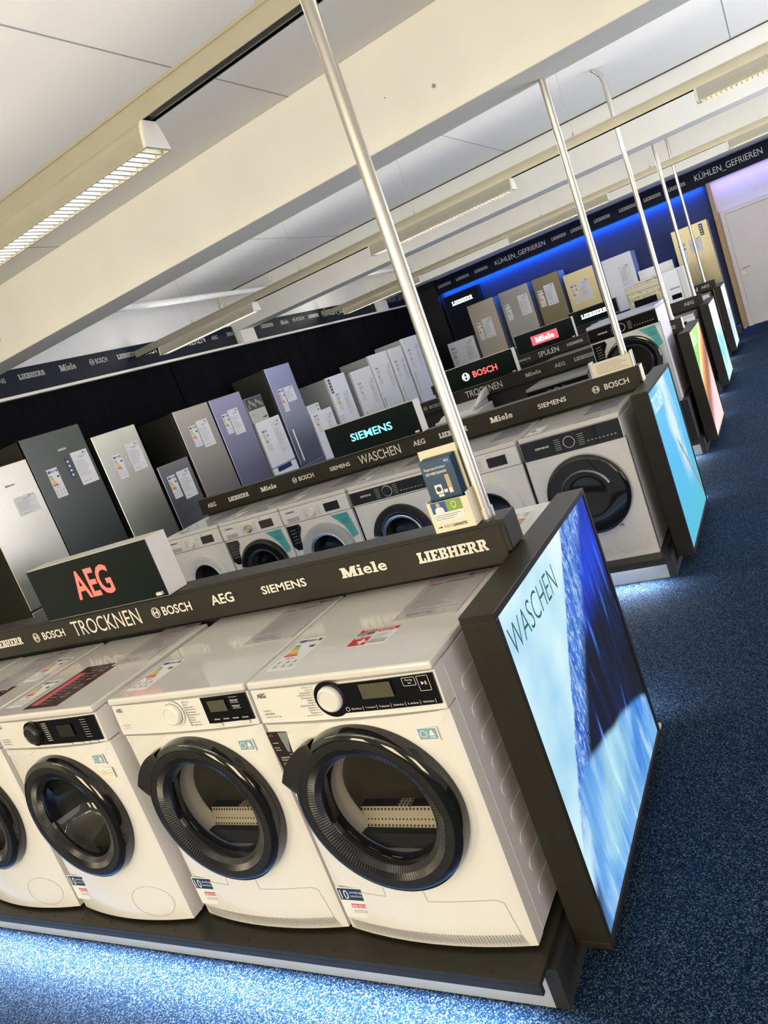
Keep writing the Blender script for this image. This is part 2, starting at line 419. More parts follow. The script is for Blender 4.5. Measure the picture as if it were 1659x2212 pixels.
def guarantee_mb(x, z, y):
    mb = MB(); w, h = 0.135, 0.105
    mb.box(x, x+w, y-0.001, y, z, z+h, 0)
    q = Vector((x, y-0.0016, z)); 
    rect(mb, q+Vector((0.004,0,0.062)), 0.127, 0.040, FRONT, 1)
    q2 = Vector((x, y-0.0022, z))
    put(mb, '10', q2+Vector((0.010,0,0.066)), 0.028, 0.031, FRONT, 0.0, 0)
    put(mb, 'JAHRE', q2+Vector((0.043,0,0.085)), 0.032, 0.008, FRONT, 0.0, 0)
    put(mb, 'GRATIS', q2+Vector((0.078,0,0.085)), 0.042, 0.008, FRONT, 0.02, 0)
    put(mb, 'GARANTIE AUF DEN MOTOR', q2+Vector((0.043,0,0.074)), 0.080, 0.006, FRONT, 0.0, 0)
    rect(mb, q+Vector((0.034,0,0.036)), 0.064, 0.014, FRONT, 2)
    put(mb, '0800 323 3050', q2+Vector((0.037,0,0.039)), 0.058, 0.008, FRONT, 0.02, 0)
    rect(mb, q+Vector((0.034,0,0.026)), 0.085, 0.002, FRONT, 3); rect(mb, q+Vector((0.034,0,0.020)), 0.07, 0.002, FRONT, 3)
    put(mb, 'AEG', q2+Vector((0.100,0,0.004)), 0.026, 0.010, FRONT, 0.01, 2)
    return mb
GU = [M_PAPER, M_NAVYP, M_PINK, M_INKG]

# ------------------------------------------------------------------ structure
def slabobj(name, x0, x1, y0, y1, z0, z1, mat, label=None, bevel=0):
    mb = MB().box(x0, x1, y0, y1, z0, z1); return struct(mb.build(name, mat, bevel=bevel), label)
XW, YB, ZC = -6.0, 14.2, 3.40
slabobj('floor', XW-0.2, 4.8, -6.6, YB+0.2, -0.1, 0.0, M_CARPET, 'blue speckled carpet floor')
cm = MB().box(XW-0.2, 4.8, -6.6, YB+0.2, ZC, ZC+0.1)
struct(cm.build('ceiling', M_CEIL), 'pale plastered ceiling between the beams')
slabobj('wall_left', XW-0.2, XW, -6.6, YB+0.2, 0, ZC, M_WALL)
slabobj('wall_back', XW, 4.8, YB, YB+0.2, 0, ZC, M_WALL)
slabobj('wall_right', 4.6, 4.8, -6.6, YB, 0, ZC, M_WALL)
jm = MB()
for xx in (-3.8, -1.45, 0.9, 3.25):
    for (ya, yb) in ((-6.5, 3.02), (3.38, 7.5), (7.86, 12.05)):
        jm.box(xx-0.004, xx+0.004, ya, yb, ZC-0.002, ZC+0.0)
struct(jm.build('trim_4', M_INKG), 'fine dark joints between the ceiling panels')
for i, y in enumerate((3.02, 7.5, 12.0)):
    mb = MB().box(XW, 4.6, y, y+0.36, 2.855, ZC)
    mb.box(XW, -5.86, y+0.02, y+0.36, 2.66, 2.86)
    struct(mb.build('trim_%d' % (i+1), M_BEAM, bevel=0.006), ['cream concrete beam nearest the camera', 'grey lit middle ceiling beam', 'farthest ceiling beam before the back wall'][i])
    gm = MB().box(XW, 4.6, y-0.0015, y+0.0, 2.868, 2.874)
# shadow gap at the head of the second beam
gm = MB().box(XW, 4.6, 7.49, 7.5, ZC-0.012, ZC); struct(gm.build('trim_5', M_INK), 'dark joint where the middle beam meets the ceiling')
# screw holes on the first beam
hm = MB()
for (x, z, r) in ((-4.93, 3.03, 0.022), (-0.55, 3.02, 0.012), (-0.85, 3.1, 0.004), (-1.1, 3.25, 0.004)):
    hm.tube([(x, 3.019, z), (x, 3.0195-0.004, z)], r, 16)
struct(hm.build('trim_6', M_INKG), 'small drilled holes in the near beam')

# left wall: black cloth backing, white ledge, header boards
cl = MB()
for (a, b) in ((1.0, 5.96), (5.98, 8.95), (8.97, 11.3), (11.32, 13.95)):
    n = int((b-a)/0.06)
    for k in range(n):
        y0 = a+(b-a)*k/n; y1 = a+(b-a)*(k+1)/n; d0 = 0.006*math.sin(k*1.3); d1 = 0.006*math.sin((k+1)*1.3)
        cl.quad([(-5.94+d0, y0, 0.0), (-5.94+d1, y1, 0.0), (-5.94+d1, y1, 2.66), (-5.94+d0, y0, 2.66)])
    cl.box(-5.98, -5.955, a, b, 0, 2.66)
o = tag(cl.build('backing_cloth', M_CURT, smooth=False), 'black cloth backing hung along the left wall behind the fridges', 'backing cloth')
lg = MB().box(-6.0, -5.87, 1.0, 14.1, 2.645, 2.675)
struct(lg.build('trim_7', M_BEAM, bevel=0.003), 'white ledge under the left header boards')
def header(name, label, L0, L1, words, wall):
    r = root(name, label, 'header sign', (-5.95, L0, 2.676) if wall == 'L' else (L0, 13.98, 2.66))
    if wall == 'L':
        MB().box(-0.045, 0, 0, L1-L0, 0, 0.275).build('board', M_HEAD, r, bevel=0.002)
        for (wd, a, b, z, h, mt) in words:
            lettering(r, wd, (0, a-L0, z-2.676), b-a, h, WALLX, 0.0 if wd.startswith('K') else 0.015, mt, lift=0.002)
    else:
        MB().box(0, L1-L0, 0, 0.09, 0, 0.30).build('board', M_HEAD, r, bevel=0.002)
        for (wd, a, b, z, h, mt) in words:
            lettering(r, wd, (a-L0, 0, z-2.66), b-a, h, FRONT, 0.0 if wd.startswith('K') else 0.015, mt, lift=0.002)
    return r
KG = 'KÜHLEN_GEFRIEREN'
header('header_board', 'dark header board on the left wall between the near and middle beams', 3.42, 7.48,
  [('SIEMENS', 3.42, 3.66, 2.83, 0.05, M_LETG), ('LIEBHERR', 3.82, 4.15, 2.83, 0.055, M_LETG), ('Miele', 4.35, 4.57, 2.825, 0.07, M_LETG), ('@', 4.77, 4.84, 2.82, 0.075, M_LETG), ('BOSCH', 4.86, 5.04, 2.828, 0.06, M_LETG),
   ('LIEBHERR', 5.2, 5.53, 2.825, 0.055, M_LETG), (KG, 5.67, 6.82, 2.79, 0.145, M_LETW), ('AEG', 6.96, 7.1, 2.815, 0.055, M_LETG), ('SIEMENS', 7.31, 7.46, 2.82, 0.055, M_LETG)], 'L')
header('header_board', 'dark header board on the left wall between the middle and far beams', 7.88, 11.98,
  [('LIEBHERR', 8.16, 8.49, 2.83, 0.055, M_LETG), ('Miele', 8.7, 8.92, 2.82, 0.07, M_LETG), ('@', 9.05, 9.13, 2.82, 0.075, M_LETG), ('BOSCH', 9.16, 9.4, 2.828, 0.06, M_LETG),
   ('LIEBHERR', 9.54, 9.87, 2.83, 0.055, M_LETG), (KG, 9.98, 11.24, 2.79, 0.145, M_LETW), ('SIEMENS', 11.5, 11.85, 2.83, 0.055, M_LETG)], 'L')
header('header_board', 'short bluish header board on the left wall beyond the far beam', 12.38, 13.9,
  [(KG, 12.48, 13.7, 2.79, 0.145, M_LETG)], 'L')
bw = []
for a, b in ((-5.39,-5.08),(-4.96,-4.65),(-4.52,-4.22),(-2.83,-2.53),(-2.44,-2.14),(-1.97,-1.66),(-1.49,-1.18),(-1.04,-0.73),(-0.6,-0.3)):
    bw.append(('LIEBHERR', a, b, 2.775, 0.06, M_LETG))
bw += [(KG, -4.05, -2.96, 2.745, 0.13, M_LETW), (KG, -0.14, 0.96, 2.745, 0.15, M_LETW), ('LIEBHERR', 1.06, 1.37, 2.775, 0.06, M_LETG)]
header('header_board', 'long navy header board across the back wall above the blue glow', -5.45, 3.0, bw, 'B')
# back wall panel, trim, column
slabobj('wall_back_panel', -5.45, 0.0, 14.1, 14.2, 0, 2.66, M_NAVY)
bpy.data.objects['wall_back_panel'].name = 'trim_8'
slabobj('trim_9', 0.0, 0.06, 14.0, 14.2, 0, 2.66, M_WOOD, 'vertical wooden edge strip left of the door', 0.003)
slabobj('trim_10', -5.98, -5.46, 13.96, 14.2, 0, 2.98, M_BLACKM, 'black column in the back left corner', 0.004)
area('blue_strip_light', (-2.73, 14.04, 2.645), (5.3, 0.03), BLUE_W, (0.0, 0.16, 1.0), (0, 0.25, -1))
area('blue_door_light', (1.5, 14.06, 2.64), (2.9, 0.03), 9.0, (0.25, 0.2, 1.0), (0, 0.3, -1))
area('blue_top_light', (-1.2, 14.06, 2.98), (8.0, 0.03), 12.0, (0.15, 0.2, 1.0), (0, -0.4, 1))
area('blue_floor_light', (-0.3, 13.6, 0.12), (1.2, 0.03), 2.5, (0.0, 0.12, 1.0), (0.3, -0.4, -1))
# door
dr = struct(bpy.data.objects.new('door_1', None)); COL.objects.link(dr); dr.location = (0.09, YB, 0)
fm = MB().box(0, 0.075, -0.05, 0, 0, 2.12).box(1.0, 1.075, -0.05, 0, 0, 2.12).box(0.075, 1.0, -0.05, 0, 2.045, 2.12)
fm.build('door_frame', M_DOOR, dr, bevel=0.004)
MB().box(0.078, 0.997, -0.035, -0.002, 0.01, 2.042).build('door_leaf', M_DOOR, dr, bevel=0.003)
hb = MB().tube([(0.135, -0.036, 1.05), (0.135, -0.085, 1.05)], 0.012, 12).tube([(0.13, -0.085, 1.05), (0.26, -0.085, 1.05)], 0.010, 12)
hb.tube([(0.135, -0.036, 1.05), (0.135, -0.042, 1.05)], 0.026, 18).tube([(0.135, -0.036, 0.96), (0.135, -0.042, 0.96)], 0.026, 18)
hb.build('door_handle', M_ALU, dr, smooth=True)

# ------------------------------------------------------------------ ceiling lights
RAILS = (-3.55, 0.97, 5.47, 9.98)
LX = (-5.50, -2.46, 0.58)
names = ['behind the camera', 'nearest the camera, above the first washer island', 'in the middle bay of the ceiling', 'in the bay farthest back']
def make_rail(i, y):
    r = root('light_rail', 'long metal light rail hung along the ceiling ' + names[i], 'light rail', (0, y, 2.79), 0, 'light rails under the ceiling')
    mb = MB(); mb.box(-5.9, 4.4, -0.033, -0.029, 0, 0.075).box(-5.9, 4.4, 0.029, 0.033, 0, 0.075).box(-5.9, 4.4, -0.029, 0.029, 0.071, 0.075)
    mb.box(-5.9, 4.4, -0.038, -0.029, 0.066, 0.078).box(-5.9, 4.4, 0.029, 0.038, 0.0, 0.008)
    mb.build('rail_channel', M_RAIL, r)
    MB().box(-5.9, 4.4, -0.029, 0.029, 0.012, 0.070).build('rail_insert', M_RAILIN, r)
    for x in (-4.9, -3.3, -1.9, -0.35, 1.2, 2.8):
        w = MB().tube([(x, 0, 0.08), (x, 0, 0.61)], 0.0015, 6); w.box(x-0.02, x+0.02, -0.012, 0.012, 0.075, 0.085)
        w.tube([(x, 0, 0.08), (x, 0, 0.11)], 0.009, 10)
        w.build('suspension_wire', M_ALU, r)
def make_lamp(lab, x, y):
    r = root('louvre_lamp', lab, 'ceiling lamp', (x, y, 2.69), 0, 'louvre lamps on the ceiling rails')
    L = 1.52; mb = MB()
    prof = [(0.033, 0.10), (0.042, 0.085), (0.052, 0.06), (0.060, 0.03), (0.066, 0.0)]
    for s in (-1, 1):
        for k in range(len(prof)-1):
            a, b = prof[k], prof[k+1]
            q = [(0.012, s*a[0], a[1]), (L-0.012, s*a[0], a[1]), (L-0.012, s*b[0], b[1]), (0.012, s*b[0], b[1])]
            mb.quad(q if s > 0 else q[::-1])
            q2 = [(p[0], p[1]-s*0.004, p[2]) for p in q]; mb.quad(q2[::-1] if s > 0 else q2)
    mb.quad([(0.012,-0.033,0.1),(L-0.012,-0.033,0.1),(L-0.012,0.033,0.1),(0.012,0.033,0.1)])
    for s in (-1, 1): mb.box(0.012, L-0.012, min(s*0.062, s*0.066), max(s*0.062, s*0.066), -0.003, 0.003)
    mb.build('housing', M_RAIL, r)
    for (xa) in (0.0, L-0.018):
        cp = MB(); po = [(-p[0]-0.002, p[1]) for p in prof] + [(p[0]+0.002, p[1]) for p in prof[::-1]]
        cp.prism(po, (xa, 0, 0), (0,1,0), (0,0,1), (1,0,0), 0.018)
        cp.build('end_cap', M_LOUV, r, bevel=0.003)
    lv = MB(); x = 0.03
    while x < L-0.03:
        pts = [(-0.060, 0.0), (0.060, 0.0), (0.054, 0.048), (0.02, 0.040), (-0.02, 0.040), (-0.054, 0.048)]
        lv.prism(pts, (x-0.004, 0, 0), (0,1,0), (0,0,1), (1,0,0), 0.010); x += 0.036
    lv.build('louvre', M_LOUV, r)
for i, y in enumerate(RAILS):
    if i: make_rail(i, y)
    for sg in (-1, 1):
        area('added_up_fill', (-0.7, y+sg*0.02, 2.885), (10.2, 0.03), UP_FILL_W[i], ((1.0, 0.94, 0.82), (1.0, 0.94, 0.82), (1.0, 0.98, 0.96), (1.0, 0.95, 0.86))[i], (0, sg*0.93, 0.38))  # upward strips added to brighten ceiling and beams, not real fittings
    for j, x in enumerate(LX):
        if i:
            if i == 1 and j != 1: continue
            lab = {(1,1): 'large louvred lamp on the nearest rail at the top left', (2,0): 'dark sided louvred lamp on the middle rail, at the left wall end', (2,1): 'louvred lamp on the middle rail, left of the second chrome pole', (2,2): 'louvred lamp on the middle rail at the upper right edge',
                   (3,0): 'louvred lamp on the far rail next to the left wall', (3,1): 'louvred lamp on the far rail above the navy back header', (3,2): 'louvred lamp on the far rail at the right edge, above the door side'}[(i, j)]
            make_lamp(lab, x, y)
        k = (2.0, 0.7, 0.9, 2.0)[i]
        area('lamp_light', (x+0.76, y, 2.765 if i else 2.80), (1.44, 0.05), LAMP_W*k, WARM if i not in (1, 2) else (1.0, 0.97, 0.92), (0, 0, -1))
# pipes
pp = MB().tube([(-5.0, 3.38, 3.17), (-5.0, 7.47, 3.17)], 0.035, 16)
tag(pp.build('ceiling_pipe', M_PIPE, smooth=True), 'white pipe running between the near and middle ceiling beams', 'pipe')
pp = MB().tube([(-4.95, 7.86, 3.18), (-4.95, 12.0, 3.18)], 0.035, 16)
tag(pp.build('ceiling_pipe', M_PIPE, smooth=True), 'white pipe in the far ceiling bay behind the tall chrome pole', 'pipe')
pl = [(-4.85, 7.44, 3.36), (-4.85, 7.44, 3.25), (-4.95, 7.44, 3.20)]
pp = MB().tube([(-5.0, 7.45, 3.30), (-5.9, 7.45, 3.30), (-5.95, 7.45, 3.25), (-5.95, 7.45, 3.12)], 0.022, 12)
tag(pp.build('ceiling_pipe', M_PIPE, smooth=True), 'thin white bent pipe against the face of the middle beam by the left wall', 'pipe')

# ------------------------------------------------------------------ display islands
UY = (0.0, 2.745, 5.42, 8.09, 10.86)
UX = (0.0, -0.03, -0.06, -0.095, -0.12)
LOGO1 = [('LIEBHERR',-0.252,-0.012,1.057,0.036),('Miele',-0.55,-0.370,1.06,0.036),('SIEMENS',-0.905,-0.702,1.06,0.031),('AEG',-1.16,-1.045,1.057,0.040),('BOSCH',-1.43,-1.268,1.056,0.038),('@',-1.492,-1.444,1.052,0.046),
  ('TROCKNEN',-2.005,-1.565,1.042,0.070),('BOSCH',-2.228,-2.068,1.055,0.037),('@',-2.298,-2.252,1.05,0.046),('LIEBHERR',-2.62,-2.385,1.057,0.036),('Miele',-2.95,-2.77,1.06,0.036),('SIEMENS',-3.3,-3.1,1.06,0.031)]
LOGO2 = [('BOSCH',-0.198,-0.048,1.055,0.036),('@',-0.275,-0.228,1.05,0.046),('SIEMENS',-0.635,-0.445,1.058,0.031),('Miele',-0.975,-0.815,1.058,0.038),('LIEBHERR',-1.37,-1.15,1.058,0.036),('AEG',-1.585,-1.485,1.057,0.038),('WASCHEN',-2.06,-1.695,1.04,0.070),
  ('SIEMENS',-2.335,-2.145,1.058,0.031),('BOSCH',-2.645,-2.495,1.055,0.036),('@',-2.71,-2.664,1.05,0.046),('Miele',-3.045,-2.88,1.058,0.038),('LIEBHERR',-3.41,-3.18,1.058,0.036),('AEG',-3.66,-3.56,1.057,0.038)]
LOGO3 = [('SIEMENS',-0.26,-0.06,1.06,0.033),('LIEBHERR',-1.02,-0.79,1.058,0.036),('AEG',-1.22,-1.11,1.057,0.038),('Miele',-1.53,-1.365,1.058,0.038),('TROCKNEN',-2.21,-1.79,1.04,0.07),('BOSCH',-2.655,-2.5,1.055,0.036),('@',-2.73,-2.684,1.05,0.046),('Miele',-3.05,-2.88,1.058,0.038)]
LOGO4 = [('AEG',-0.25,-0.135,1.06,0.042),('LIEBHERR',-1.745,-1.525,1.058,0.036),('SPÜLEN',-2.145,-1.86,1.038,0.085),('SIEMENS',-2.45,-2.26,1.058,0.031),('Miele',-2.75,-2.55,1.058,0.038)]
LOGO5 = [('AEG',-0.265,-0.15,1.06,0.042),('KOCHEN',-0.70,-0.32,1.045,0.065),('LIEBHERR',-1.3,-1.08,1.058,0.036),('SPÜLEN',-2.0,-1.62,1.038,0.085),('Miele',-2.5,-2.3,1.058,0.038)]
LOGOS = (LOGO1, LOGO2, LOGO3, LOGO4, LOGO5)
ISL = ['black display island in the foreground carrying white front loaders, TROCKNEN on its header', 'second black display island with WASCHEN on its header', 'third black display island with TROCKNEN under a red BOSCH sign', 'fourth black display island with SPÜLEN on its header', 'fifth and farthest black display island near the back wall']
VY0, VY1 = 0.53, 0.645
def island(i):
    X, Y = UX[i], UY[i]; xl = -3.72 if i != 4 else -3.6
    r = root('display_island', ISL[i], 'display island', (X, Y, 0), 0, 'display islands across the shop floor')
    sh = MB().box(xl, 0.02, -0.094, 1.275, 0.125, 0.14).box(xl, 0.02, -0.094, -0.080, 0.102, 0.125).box(xl, 0.02, 1.261, 1.275, 0.102, 0.125)
    sh.box(xl, 0.02, 0.04, 1.14, 0.105, 0.125)
    sh.build('shelf', M_BLACKL, r, bevel=0.0015)
    bo = MB()
    for k in range(13): bo.tube([(-0.12-k*0.17, -0.070, 0.14), (-0.12-k*0.17, -0.070, 0.1408)], 0.006, 10)
    bo.build('screw', M_BLACKM, r)
    for k, ym in enumerate((-0.036, 1.217)):
        MB().box(xl, 0.004, min(ym, ym+(0.02, -0.02)[k]), max(ym, ym+(0.02, -0.02)[k]), 0, 0.105).build('kick_plate', M_KICK, r)
    MB().box(0.004, 0.044, -0.036, 1.217, 0, 0.124).build('end_foot', M_BLACKM, r)
    va = MB()
    va.box(xl, 0.056, VY0+0.004, VY1, 1.042, 1.14).box(xl, 0.042, VY0, VY0+0.012, 1.008, 1.126).box(0.042, 0.056, VY0, VY0+0.012, 1.042, 1.126)
    va.box(xl, 0.042, VY0+0.012, VY1-0.02, 1.008, 1.042)
    v = va.build('header_rail', M_BLACKL, r, bevel=0.0015)
    for (wd, a, b, z, h) in LOGOS[i]:
        bold = 0.0 if wd in ('TROCKNEN','WASCHEN','SPÜLEN','KOCHEN') else 0.02
        lettering(v, wd, (a-X if False else a - X, VY0, z), b-a, h, FRONT, bold, M_LETW if bold == 0 or i < 2 else M_LETG)
    # backboard under the header rail that parts the two rows of machines
    MB().box(xl, 0.0, 0.5905, 0.5975, 0.14, 1.008).build('divider', M_BLACKM, r)
    area('kick_light', (X+xl/2, Y-0.066, 0.108), (abs(xl)-0.1, 0.016), LED_W, (0.86, 0.93, 1.0), (0, -1, -0.25))
    area('kick_light', (X+xl/2, Y+1.247, 0.108), (abs(xl)-0.1, 0.016), LED_W*0.9, (0.90, 0.94, 1.0), (0, 1, -0.25))
for i in range(5): island(i)

# ------------------------------------------------------------------ light boxes
LBW, LBZ0, LBZ1 = 0.98, 0.06, 1.038
def panel_nodes(name):
    m, nt, b, N, Lk = nodes(name)
    tc = N('ShaderNodeTexCoord'); sp = N('ShaderNodeSeparateXYZ'); Lk(tc.outputs['Object'], sp.inputs[0])
    def mth(op, a, bb=None, c=None, clamp=False):
        n = N('ShaderNodeMath'); n.operation = op; n.use_clamp = clamp
        for k, q in enumerate((a, bb, c)):
            if q is None: continue
            if isinstance(q, (int, float)): n.inputs[k].default_value = q
            else: Lk(q, n.inputs[k])
        return n.outputs[0]
    u = mth('DIVIDE', sp.outputs[1], LBW); v = mth('DIVIDE', sp.outputs[2], LBZ1-LBZ0)
    def ramp(x, stops):
        r = N('ShaderNodeValToRGB'); e = r.color_ramp.elements
        e[0].position, e[0].color = stops[0][0], (*stops[0][1], 1); e[1].position, e[1].color = stops[-1][0], (*stops[-1][1], 1)
        for p_, c_ in stops[1:-1]:
            q = e.new(p_); q.color = (*c_, 1)
        Lk(x, r.inputs[0]); return r.outputs[0]
    def noise(su, sv, scale, detail=3, rot=0.0, dist=0.0):
        mp = N('ShaderNodeMapping'); Lk(tc.outputs['Object'], mp.inputs[0]); mp.inputs['Scale'].default_value = (1, su, sv); mp.inputs['Rotation'].default_value = (rot, 0, 0)
        n = N('ShaderNodeTexNoise'); n.inputs['Scale'].default_value = scale; n.inputs['Detail'].default_value = detail; n.inputs['Distortion'].default_value = dist
        Lk(mp.outputs[0], n.inputs[0]); return n.outputs[0]
    def mix(f, a, c):
        n = N('ShaderNodeMix'); n.data_type = 'RGBA'
        if isinstance(f, (int, float)): n.inputs[0].default_value = f
        else: Lk(f, n.inputs[0])
        for k, q in ((6, a), (7, c)):
            if isinstance(q, tuple): n.inputs[k].default_value = (*q, 1)
            else: Lk(q, n.inputs[k])
        return n.outputs[2]
    def step(x, lo, hi):
        n = N('ShaderNodeMapRange'); n.interpolation_type = 'SMOOTHSTEP'; Lk(x, n.inputs[0]); n.inputs[1].default_value = lo; n.inputs[2].default_value = hi; return n.outputs[0]
    def finish(col, s):
        b.inputs['Base Color'].default_value = (0.02, 0.02, 0.02, 1); b.inputs['Roughness'].default_value = 0.25
        Lk(col, b.inputs['Emission Color']); b.inputs['Emission Strength'].default_value = s; return m
    return u, v, mth, ramp, noise, mix, step, finish
def pic_water():
    u, v, mth, ramp, noise, mix, step, fin = panel_nodes('picture_water')
    soft = noise(1, 1, 3.0, 2); soft2 = noise(1.2, 0.8, 2.2, 2)
    bg = ramp(soft, [(0.3, (0.36, 0.66, 0.88)), (0.5, (0.62, 0.88, 0.95)), (0.7, (0.86, 0.98, 1.0))])
    streak = noise(14, 1.2, 2.2, 4, 0.25, 0.6)
    fine = noise(2.4, 0.9, 48, 4, 0.1, 0.5)
    # left and right limits of the falling sheet of water
    wob = mth('MULTIPLY', mth('SUBTRACT', noise(1, 1, 9, 3), 0.5), 0.05)
    uw = mth('ADD', u, wob)
    la = mth('MULTIPLY_ADD', v, 0.88, -0.205)         # left limit
    lb = mth('MULTIPLY_ADD', v, 1.06, -0.145)          # right limit
    inl = step(mth('SUBTRACT', uw, la), -0.006, 0.012)
    inr = step(mth('SUBTRACT', uw, lb), -0.05, 0.05)
    tip = mth('MAXIMUM', inr, step(v, 0.22, 0.38)); inl = mth('MULTIPLY', inl, tip)
    sheet = mix(fine, ramp(streak, [(0.3, (0.01, 0.06, 0.40)), (0.5, (0.06, 0.26, 0.78)), (0.7, (0.50, 0.76, 0.96))]), ramp(fine, [(0.42, (0.01, 0.05, 0.42)), (0.53, (0.05, 0.20, 0.72)), (0.66, (0.86, 0.95, 1.0))]))
    drops = noise(7, 0.9, 2.6, 1, 0.12, 0.4)
    dark = ramp(drops, [(0.45, (0.001, 0.002, 0.012)), (0.60, (0.002, 0.008, 0.06)), (0.67, (0.03, 0.15, 0.6)), (0.76, (0.4, 0.65, 1.0))])
    royal = ramp(drops, [(0.35, (0.005, 0.02, 0.30)), (0.6, (0.01, 0.06, 0.75)), (0.75, (0.10, 0.30, 0.95))])
    top = mix(step(mth('SUBTRACT', v, mth('MULTIPLY_ADD', u, 0.10, 0.62)), -0.10, 0.10), dark, royal)
    c = mix(inl, bg, mix(inr, sheet, top))
    # bright heap of droplets below
    arc = mth('SUBTRACT', mth('MULTIPLY_ADD', mth('MULTIPLY', u, u), -0.24, 0.405), mth('MULTIPLY', mth('SUBTRACT', soft, 0.5), 0.05))
    heap = step(mth('SUBTRACT', arc, v), -0.012, 0.02)
    heap = mth('MULTIPLY', heap, step(mth('SUBTRACT', u, mth('MULTIPLY_ADD', v, 0.3, 0.02)), -0.04, 0.06))
    s2 = noise(5, 1.1, 3.0, 3, -0.2, 0.8)
    hp = mix(soft2, ramp(s2, [(0.32, (0.02, 0.12, 0.55)), (0.5, (0.10, 0.36, 0.82)), (0.68, (0.62, 0.86, 0.98))]), ramp(soft, [(0.35, (0.06, 0.26, 0.75)), (0.5, (0.22, 0.52, 0.90)), (0.65, (0.50, 0.84, 0.88))]))
    return fin(mix(heap, c, hp), 1.0)
def pic_sky():
    u, v, mth, ramp, noise, mix, step, fin = panel_nodes('picture_sky')
    base = ramp(v, [(0.0, (0.10, 0.52, 0.66)), (0.5, (0.10, 0.50, 0.84)), (1.0, (0.16, 0.56, 0.92))])
    n1 = noise(1, 1, 3.5, 4, 0, 0.6); d = mth('ADD', mth('ABSOLUTE', mth('SUBTRACT', mth('ADD', u, mth('MULTIPLY', v, 0.25)), 0.75)), mth('MULTIPLY', mth('SUBTRACT', n1, 0.5), 0.5))
    cl = mth('SUBTRACT', 1.0, step(d, 0.02, 0.22)); cl = mth('MULTIPLY', cl, step(v, 0.2, 0.5))
    c = mix(mth('MULTIPLY', cl, 0.75), base, (0.85, 0.95, 1.0))
    n2 = noise(3, 3, 6, 4, 0, 0.8); st = mth('ABSOLUTE', mth('SUBTRACT', mth('SUBTRACT', u, mth('MULTIPLY_ADD', v, -0.9, 1.06)), mth('MULTIPLY', mth('SUBTRACT', n2, 0.5), 0.06)))
    dl = mth('MULTIPLY', mth('SUBTRACT', 1.0, step(st, 0.015, 0.035)), mth('SUBTRACT', 1.0, step(v, 0.52, 0.62)))
    c = mix(mth('MULTIPLY', dl, 0.8), c, (0.30, 0.25, 0.12))
    return fin(c, 1.05)
def pic_fruit():
    u, v, mth, ramp, noise, mix, step, fin = panel_nodes('picture_fruit')
    n = noise(1, 1, 3, 3); a = mth('ADD', mth('SUBTRACT', v, mth('MULTIPLY', u, 0.55)), mth('MULTIPLY', mth('SUBTRACT', n, 0.5), 0.12))
    c = ramp(a, [(0.0, (0.95, 0.70, 0.70)), (0.15, (0.55, 0.18, 0.10)), (0.24, (0.24, 0.18, 0.16)), (0.32, (0.80, 0.24, 0.08)), (0.42, (0.95, 0.55, 0.10)), (0.5, (0.95, 0.90, 0.75)), (0.56, (0.32, 0.72, 0.14)), (0.75, (0.40, 0.80, 0.18)), (1.0, (0.85, 0.95, 0.65))])
    return fin(c, 1.1)
def pic_pale(name, tint):
    u, v, mth, ramp, noise, mix, step, fin = panel_nodes(name)
    n = noise(1.4, 0.6, 4, 4, 0.5, 0.8); a = mth('ADD', mth('MULTIPLY', v, 0.5), mth('MULTIPLY', n, 0.8))
    c = ramp(a, [(0.3, tint), (0.5, (0.75, 0.90, 0.95)), (0.6, tint), (0.75, (0.85, 0.95, 1.0))])
    return fin(c, 1.2)
PICS = [pic_water(), pic_sky(), pic_fruit(), pic_pale('picture_ice', (0.14, 0.62, 0.72)), pic_pale('picture_grey', (0.30, 0.45, 0.58))]
LBT = ['WASCHEN', 'TROCKNEN', 'SPÜLEN', 'KÜHLEN', 'KOCHEN']
LBL = ['lit end panel showing splashing blue water and the word WASCHEN', 'lit end panel with blue sky picture on the second island', 'lit end panel with green and orange fruit picture on the third island', 'lit end panel with pale turquoise picture on the fourth island', 'lit end panel with white and grey picture on the farthest island']
def light_box(i):
    X, Y = UX[i], UY[i]; r = root('light_box', LBL[i], 'light box', (X+0.143, Y+0.1, LBZ0), 0, 'light boxes on the island ends')
    h = LBZ1-LBZ0; t = -0.095; fr = 0.018
    f = MB().box(t, 0, 0, LBW, 0, 0.02).box(t, 0, 0, LBW, h-0.02, h).box(t, 0, 0, 0.02, 0.02, h-0.02).box(t, 0, LBW-0.02, LBW, 0.02, h-0.02)
    f.box(t, t+0.02, 0.02, LBW-0.02, 0.02, h-0.02)
    f.build('frame', M_BLACKL, r, bevel=0.0015)
    MB().box(-0.018, -0.006, 0.02, LBW-0.02, 0.02, h-0.02).build('picture_panel', PICS[i], r)
    if i == 0: lettering(r, 'WASCHEN', (-0.006, 0.045, 0.85*h), 0.42, 0.078, WALLX, -0.012, M_DTEAL, lift=0.001)
    elif i < 3: lettering(r, LBT[i], (-0.006, 0.06, 0.84*h), 0.36, 0.095, WALLX, 0.0, emis('lit_soft_white', (0.85, 0.95, 1.0), 1.0), lift=0.001)
    if i: pass
    MB().box(-0.05, 0.0, LBW, LBW+0.03, 0.01, 0.022).build('power_plug', M_PLAST, r)
for i in range(5): light_box(i)

